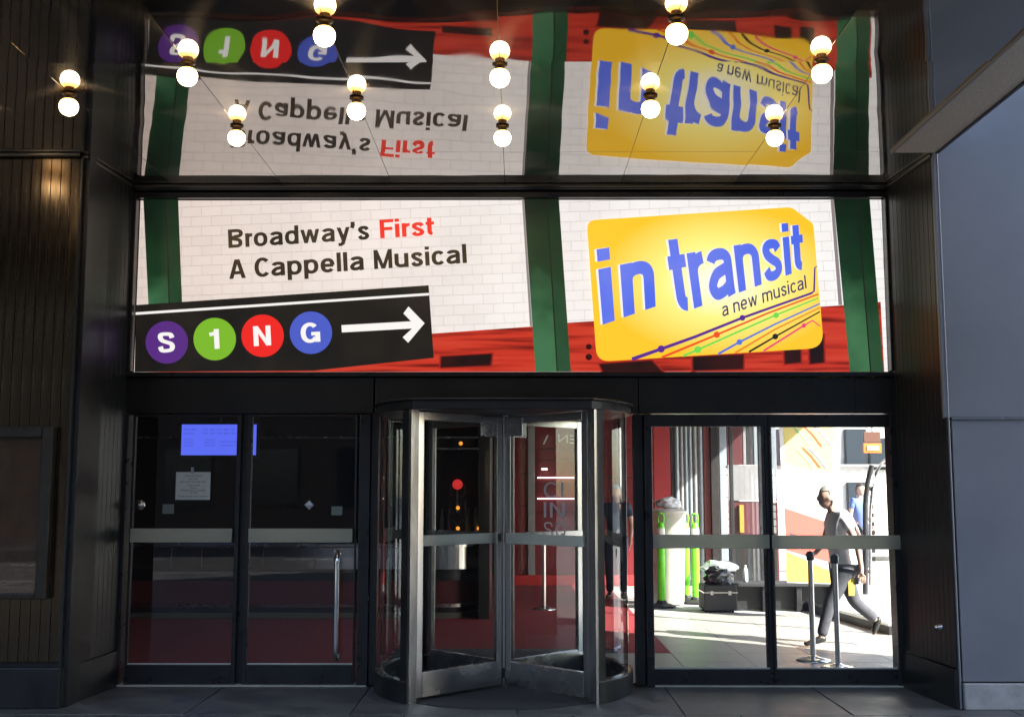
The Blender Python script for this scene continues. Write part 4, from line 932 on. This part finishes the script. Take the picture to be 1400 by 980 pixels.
def stanchion(px_, pyb, label, hgt=1.0, r=.02):
    g = G(px_, pyb); x, y = g.x, g.y
    e = empty('stanchion', (x, y, 0), label, 'stanchion', 'chrome queue stanchions')
    MB().rings([(.165, .006), (.165, .016), (.12, .028), (.05, .04), (r + .01, .05)], (x, y, 0), 36).build('base', CHROME, e)
    MB().rings([(r, .05), (r, hgt - .09)], (x, y, 0), 20, caps=False).build('pole', mat('satin chrome', (.75, .75, .74), .3, .9), e)
    MB().rings([(r + .012, hgt - .09), (r + .014, hgt - .03), (r + .004, hgt - .01), (.0, hgt)], (x, y, 0), 20).build('belt_head', FRAME, e)
    return e
stanchion(1112, 903, 'chrome stanchion under the poster, left of the walking person', 1.04, .026)
stanchion(1146, 914, 'chrome stanchion in front of the walking person', 1.04, .024)
stanchion(744, 833, 'chrome stanchion on the red carpet behind the revolving door', 1.0, .026)

# poster standing in the side window
PY = 4.9
po = empty('window_poster', (P(1108, 797, PY).x, PY, P(1108, 797, PY).z), 'tall white, yellow and red show poster hanging behind the walking person', 'poster')
def pp(pts, d, nm, col, parent=po):
    q = [P(a, b, PY - d) for a, b in pts]; m = mat('poster ' + str(col), col, .6); return MB().prism([(v.x, v.z) for v in q], PY - d, PY - d + .0015).build(nm, m, parent)
q = [P(a, b, PY) for a, b in ((1064, 560), (1151, 560), (1141, 798), (1076, 796))]
MB().prism([(v.x, v.z) for v in q], PY + .001, PY + .02).build('board', mat('poster white', (.85, .85, .86), .6), po)
pp([(1070, 565), (1142, 565), (1137, 646), (1128, 644), (1096, 640), (1074, 632)], .002, 'yellow_print', (.80, .68, .22))
pp([(1072.5, 694), (1130, 713), (1140, 716), (1141, 770), (1075.5, 752)], .002, 'red_print', (.72, .12, .09))
pp([(1075, 753), (1141, 783), (1140.8, 797), (1076, 795)], .002, 'yellow_print', (.85, .55, .08))
for k, (c, x, y) in enumerate((((.7, .1, .05), 1098, 583), ((.25, .25, .7), 1112, 583), ((.3, .65, .35), 1085, 585), ((.7, .1, .05), 1096, 612), ((.25, .25, .7), 1105, 613), ((.3, .65, .35), 1088, 614))):
    pp([(x, y), (x + 2, y - 1), (x + 14, y + 10), (x + 27, y + 27), (x + 24, y + 28), (x + 12, y + 12)], .006 + k * .0005, 'route_line', c)
quad_text('telecharge', (1129, 682), (1091, 678), (1129, 674), (1091, 670), PY - .004, .01).build('lettering', mat('pale blue ink', (.35, .6, .68), .6), po, fix=False)
for a, b in ((1080, 728), (1098, 733), (1112, 741)): pp([(a, b), (a + 9, b + 3), (a + 9, b + 9), (a, b + 6)], .005, 'window_print', (.10, .06, .08))

# ------------------------------------------------------------------ side street outside the window wall
alley = MB().slab([(4.9, .6), (30, .6), (30, 40), (-5, 40), (-5, 13)], -.004, .001).build('side_pavement', mat('pale sidewalk', (.42, .41, .39), .8, 0, var=.15, vscale=6, bump=.2)); tag(alley, kind='structure')
YB = 17.0
sb_ = empty('white_street_building', (9, YB, 0), 'bright white building across the sunny side street', 'building')
MB().box((3.0, YB + .05, 0), (20, YB + 6, 9)).build('wall', mat('white render', (.72, .72, .70), .7, 0, var=.08), sb_)
def sp(px0, px1, py0, py1, y, m, nm, d=.1): return wp(px0, px1, py0, py1, y, y + d, m, nm, sb_, 0)
DG = mat('dark window glass', (.04, .05, .06), .1)
for x0, x1, y0, y1 in ((1163, 1190, 560, 634), (1196, 1226, 600, 640), (1060, 1090, 560, 634), (1164, 1186, 660, 730)):
    sp(x0 - 1.5, x1 + 1.5, y0 - 1, y1 + 2, YB - .04, FRAME, 'window_frame', .08); sp(x0, x1, y0, y1, YB - .05, DG, 'window_pane', .009)
sp(1120, 1230, 634.5, 638, YB - .12, GP, 'ledge', .16); sp(1120, 1230, 742, 760, YB - .2, GP, 'base_course', .24)
os_ = empty('orange_sign', (P(1200, 610, 9).x, 9, P(1200, 610, 9).z), 'small orange and brown hanging sign outside the rightmost door', 'sign')
wp(1187, 1212, 606, 619, 9, 9.06, mat('orange sign', (.80, .17, .02), .5), 'panel', os_); wp(1192, 1208, 609.5, 615, 8.985, 8.999, WHITEP, 'print', os_, 0)
wp(1188, 1211, 590, 604.5, 9, 9.06, mat('brown sign', (.12, .05, .03), .5), 'panel', os_); wp(1199, 1200.5, 540, 590, 9.02, 9.04, BLACK, 'hanger', os_, 0)
# curved door frame outside
ar = empty('curved_street_door', (P(1200, 790, 8).x, 8, 0), 'curved chrome framed glass door standing open on the side street', 'door')
pts = [P(a, b, 8) for a, b in ((1190, 800), (1190, 700), (1192, 672), (1198, 645), (1206, 632), (1216, 624), (1232, 620))]
MB().tube(pts, .022, 10).build('frame_tube', STEEL, ar); 
pts = [P(a, b, 8) for a, b in ((1183, 812), (1183, 690), (1186, 660), (1192, 636))]
MB().tube(pts, .04, 10).build('door_edge', FRAME, ar)
for k in range(9): wp(1194, 1198, 665 + k * 12, 671 + k * 12, 8, 8.03, FRAME, 'notch', ar, 0)
q = [P(a, b, 8.02) for a, b in ((1192, 800), (1193, 672), (1199, 646), (1207, 634), (1232, 622), (1232, 800))]
MB().prism([(v.x, v.z) for v in q], 8.02, 8.03).build('pane', GLASS, ar)
# neighbour, opposite block and an unseen right-hand block added to shade the front
BRK = mat('brown brick block', (.13, .09, .07), .8, 0, var=.2, vscale=2, bump=.2)
def block(name, x0, x1, y0, y1, h, label, m, win=True, face='y'):
    e = empty(name, ((x0 + x1) / 2, y1, 0), label, 'building')
    MB().box((x0, y0, 0), (x1, y1, h)).build('wall', m, e)
    if win:
        nx = int((x1 - x0) / 3.2); b = MB(); fr = MB(); first = None
        for i in range(nx):
            for j in range(int(h / 3.6)):
                xx = x0 + 1 + i * 3.2; z = 1 + j * 3.6
                if first is None:
                    w1 = MB().box((xx, y1 - .02, z), (xx + 1.8, y1 + .04, z + 2.2)).build('window', FRAME, e); p1 = MB().box((xx + .08, y1 + .041, z + .08), (xx + 1.72, y1 + .05, z + 2.12)).build('pane', DG, w1); first = (xx, z)
                else:
                    w2 = w1.copy(); COL.objects.link(w2); w2.location = w1.location + Vector((xx - first[0], 0, z - first[1])); p2 = p1.copy(); COL.objects.link(p2); p2.parent = w2
    return e
block('brick_building', -30, 30, -40, -32, 13, 'brown brick building across the road from the theatre', BRK)
block('sun_blocker', 6.2, 8.5, -21, -3.3, 12, 'unseen grey block added to shade the front and pavement', mat('grey block', (.34, .34, .35), .8), False)  # out of view, added only to keep the sun off the entrance
block('left_neighbour', -12, -6.98, -4, 12, 14, 'dark neighbouring block left of the theatre', BLACK, False)

# ------------------------------------------------------------------ people
SKIN = mat('skin', (.58, .36, .27), .5); HAIRW = mat('grey hair', (.30, .28, .26), .7)
SHIRT = mat('white shirt', (.88, .88, .90), .8, 0, var=.04, vscale=8); JEANS = mat('charcoal trousers', (.07, .072, .085), .85, 0, var=.25, vscale=14, bump=.3, bscale=18)
SHOE = mat('black shoes', (.015, .015, .015), .4)
def skin_mesh(name, chains, sub=2):
    """chains: lists of (point, radius); shared points are merged"""
    keys = {}; vs = []; rs = []; es = []
    for ch in chains:
        last = None
        for p, r in ch:
            k = tuple(round(c, 3) for c in p)
            if k not in keys: keys[k] = len(vs); vs.append(p); rs.append(r if isinstance(r, tuple) else (r, r))
            if last is not None and last != keys[k]: es.append((last, keys[k]))
            last = keys[k]
    me = bpy.data.meshes.new(name); me.from_pydata(vs, es, []); o = bpy.data.objects.new(name, me); COL.objects.link(o)
    md = o.modifiers.new('s', 'SKIN'); md.use_smooth_shade = True
    for i, d in enumerate(me.skin_vertices[0].data): d.radius = rs[i]; d.use_root = (i == 0)
    m2 = o.modifiers.new('ss', 'SUBSURF'); m2.levels = sub; m2.render_levels = sub
    dg = bpy.context.evaluated_depsgraph_get(); dg.update(); out = bpy.data.meshes.new_from_object(o.evaluated_get(dg))
    bpy.data.objects.remove(o); out.name = name; return out
def person(loc, face, J, label, shirt, trousers, hair, sleeve=.55, rot=0):
    """J: joints in metres, x forward along the walk, y to the person's left, z up"""
    e = empty('person', loc, label, 'person')
    M = Matrix.Rotation(face, 4, 'Z')
    V = lambda p: tuple(M @ Vector(p))
    def ch(*a): return [(V(p), r) for p, r in a]
    pel, chest, neck, head = J['pelvis'], J['chest'], J['neck'], J['head']
    sp_ = lambda a, b, t: tuple(a[i] + (b[i] - a[i]) * t for i in range(3))
    body = [ch((pel, .11), (sp_(pel, chest, .5), .105), (chest, .12), (neck, .062), (sp_(neck, head, .6), .058))]
    low = (pel[0], pel[1], pel[2] - .07)
    sleeves = [ch((low, .152), (pel, .152), (sp_(pel, chest, .45), .148), (chest, .162), (sp_(chest, neck, .75), .085))]
    legs = []
    shoes = []
    for s, q in ((1, 'L'), (-1, 'R')):
        sh, el, wr, ha = J['sh' + q], J['el' + q], J['wr' + q], J['ha' + q]
        body.append(ch((chest, .12), (sh, .052), (el, .038), (wr, .026)))
        palm = sp_(wr, ha, .5); body.append(ch((wr, .026), (palm, (.034, .018)), (ha, (.03, .014))))
        d = Vector(ha) - Vector(wr)
        for k in range(4):
            y = (k - 1.5) * .017; L = (.075, .085, .08, .062)[k]
            a = (ha[0] + y, ha[1], ha[2]); dn = d.normalized(); c1 = tuple(Vector(a) + dn * L * .5); c2 = tuple(Vector(a) + dn * L + Vector((.0, -s * .02, 0)))
            body.append(ch((ha, (.03, .014)), (a, .010), (c1, .009), (c2, .007)))
        body.append(ch((palm, (.034, .018)), (tuple(Vector(palm) + Vector((.035, 0, -.02))), .011), (tuple(Vector(palm) + Vector((.045, 0, -.055))), .009)))
        sleeves.append(ch((chest, .145), (sh, .075), (sp_(sh, el, sleeve if sleeve < 1 else .98), .062)) + (ch((el, .052), (sp_(el, wr, .9), .04)) if sleeve >= 1 else []))
        hp, kn, an, to = J['hp' + q], J['kn' + q], J['an' + q], J['to' + q]
        body.append(ch((pel, .11), (hp, .08), (kn, .05), (an, .035), (to, .03)))
        legs.append(ch((pel, .14), (hp, .105), (sp_(hp, kn, .5), .088), (kn, .07), (sp_(kn, an, .5), .062), (sp_(kn, an, .93), .06)))
        back = tuple(Vector(an) - (Vector(to) - Vector(an)) * .35)
        shoes.append((an, to, back))
    bm2 = bmesh.new(); bm2.from_mesh(skin_mesh('body', body))
    # head with face
    t = bmesh.new(); bmesh.ops.create_uvsphere(t, u_segments=24, v_segments=18, radius=1)
    for v in t.verts:
        x, y, z = v.co
        X, Y, Z = x * .098, y * .076, z * .122
        if z < 0: X *= 1 + z * .12; Y *= 1 + z * .28
        if x > .3 and z < -.4: X += .012
        g = math.exp(-((y / .16)**2 + ((z + .12) / .18)**2)) if x > 0 else 0; X += g * .024         # nose
        for s in (-1, 1):
            g = math.exp(-(((y - s * .42) / .16)**2 + ((z - .08) / .10)**2)) if x > 0 else 0; X -= g * .010   # eye sockets
            g = math.exp(-((x / .16)**2 + (z / .22)**2)) if y * s > 0 else 0; Y += s * g * .016    # ears
        if x > 0: X += math.exp(-((y / .28)**2 + ((z + .5) / .07)**2)) * .006                       # lips
        v.co = Vector((X, Y, Z))
    for v in t.verts: v.co = M @ (v.co + Vector(head))
    tm = bpy.data.meshes.new('h'); t.to_mesh(tm); t.free(); bm2.from_mesh(tm); bpy.data.meshes.remove(tm)
    for f in bm2.faces: f.smooth = True
    me = bpy.data.meshes.new('body'); bm2.to_mesh(me); bm2.free()
    def link(n_, me_, m_): o = bpy.data.objects.new(n_, me_); COL.objects.link(o); me_.materials.clear(); me_.materials.append(m_); o.parent = e; return o
    link('body', me, SKIN); link('shirt', skin_mesh('shirt', sleeves), shirt); link('trousers', skin_mesh('trousers', legs), trousers)
    t = bmesh.new(); bmesh.ops.create_uvsphere(t, u_segments=20, v_segments=12, radius=1)
    bmesh.ops.delete(t, geom=[v for v in t.verts if v.co.z < -.75 + 1.25 * max(0, min(1, v.co.x * 2.2 + .35))], context='VERTS')
    for v in t.verts: v.co = M @ (Vector((v.co.x * .105 - .006, v.co.y * .084, v.co.z * .13 + .006)) + Vector(head))
    for f in t.faces: f.smooth = True
    hm = bpy.data.meshes.new('hair'); t.to_mesh(hm); t.free(); link('hair', hm, hair)
    for an, to, back in shoes:
        link('shoe', skin_mesh('shoe', [ch((back, (.036, .03)), (an, (.045, .042)), (sp_(an, to, .6), (.045, .032)), (to, (.04, .022)))]), SHOE)
    return e
ft = G(1118, 884)                                  # front heel of the walking person
S0 = 1.0
def W(px_, py_, dy=0.0):                             # side-view joint of the walker
    p = P(px_, py_, ft.y + .0); return (-(p.x - ft.x), dy, p.z)
walk = dict(pelvis=W(1154, 772), chest=W(1146, 722), neck=W(1138, 694), head=W(1131, 680),
  shL=W(1147, 704, .17), elL=W(1163, 742, .22), wrL=W(1170, 776, .20), haL=W(1171, 785, .20),
  shR=W(1144, 704, -.17), elR=W(1134, 742, -.21), wrR=W(1121, 757, -.17), haR=W(1115, 758, -.16),
  hpL=W(1152, 782, .09), knL=W(1131, 824, .09), anL=W(1119, 872, .09), toL=W(1096, 879, .09),
  hpR=W(1156, 782, -.09), knR=W(1172, 824, -.08), anR=W(1203, 850, -.08), toR=W(1196, 869, -.08))
for k in ('hpL', 'knL', 'anL', 'toL', 'hpR', 'knR', 'anR', 'toR'):
    v = list(walk[k]); v[2] = max(v[2], .04 if k.startswith('to') else .07); walk[k] = tuple(v)
wk = person((ft.x, ft.y, 0), math.pi, walk, 'person in white shirt and charcoal trousers striding left behind the rightmost door', SHIRT, JEANS, HAIRW)
# yellow tag swinging at the hip
a = W(1158, 800, .16); MB().box((-a[0] - .03, -a[1], a[2] - .09), (-a[0] + .03, -a[1] + .01, a[2] + .09)).build('belt_tag', mat('yellow card tag', (.7, .5, .08), .6), None).parent = wk
def standing(h=1.0, arm=.1):
    k = h
    return dict(pelvis=(0, 0, .95*k), chest=(.0, 0, 1.30*k), neck=(.0, 0, 1.50*k), head=(.02, 0, 1.63*k),
     shL=(0, .18, 1.42*k), elL=(-.03, .24, 1.12*k), wrL=(arm, .22, .92*k), haL=(arm + .03, .22, .84*k), shR=(0, -.18, 1.42*k), elR=(-.03, -.24, 1.12*k), wrR=(arm, -.22, .92*k), haR=(arm + .03, -.22, .84*k),
     hpL=(0, .09, .88*k), knL=(.03, .1, .48*k), anL=(0, .1, .08), toL=(.16, .12, .04), hpR=(0, -.09, .88*k), knR=(.03, -.1, .48*k), anR=(0, -.1, .08), toR=(.16, -.12, .04))
g = P(842, 700, 7.5); person((g.x, 7.5, 0), R(-100), standing(.97), 'person in navy top and pale cap standing deep in the lobby by the red wall', mat('navy top', (.02, .03, .06), .8), mat('dark jeans', (.03, .04, .07), .8), mat('pale blue cap', (.3, .5, .65), .7))
g = P(1176, 700, 12.5); person((g.x, 12.5, 0), R(-60), standing(1.0), 'person in blue shirt out on the sunny side street', mat('blue shirt', (.12, .18, .45), .8), MATS['dark jeans'], mat('dark hair', (.03, .02, .015), .7))
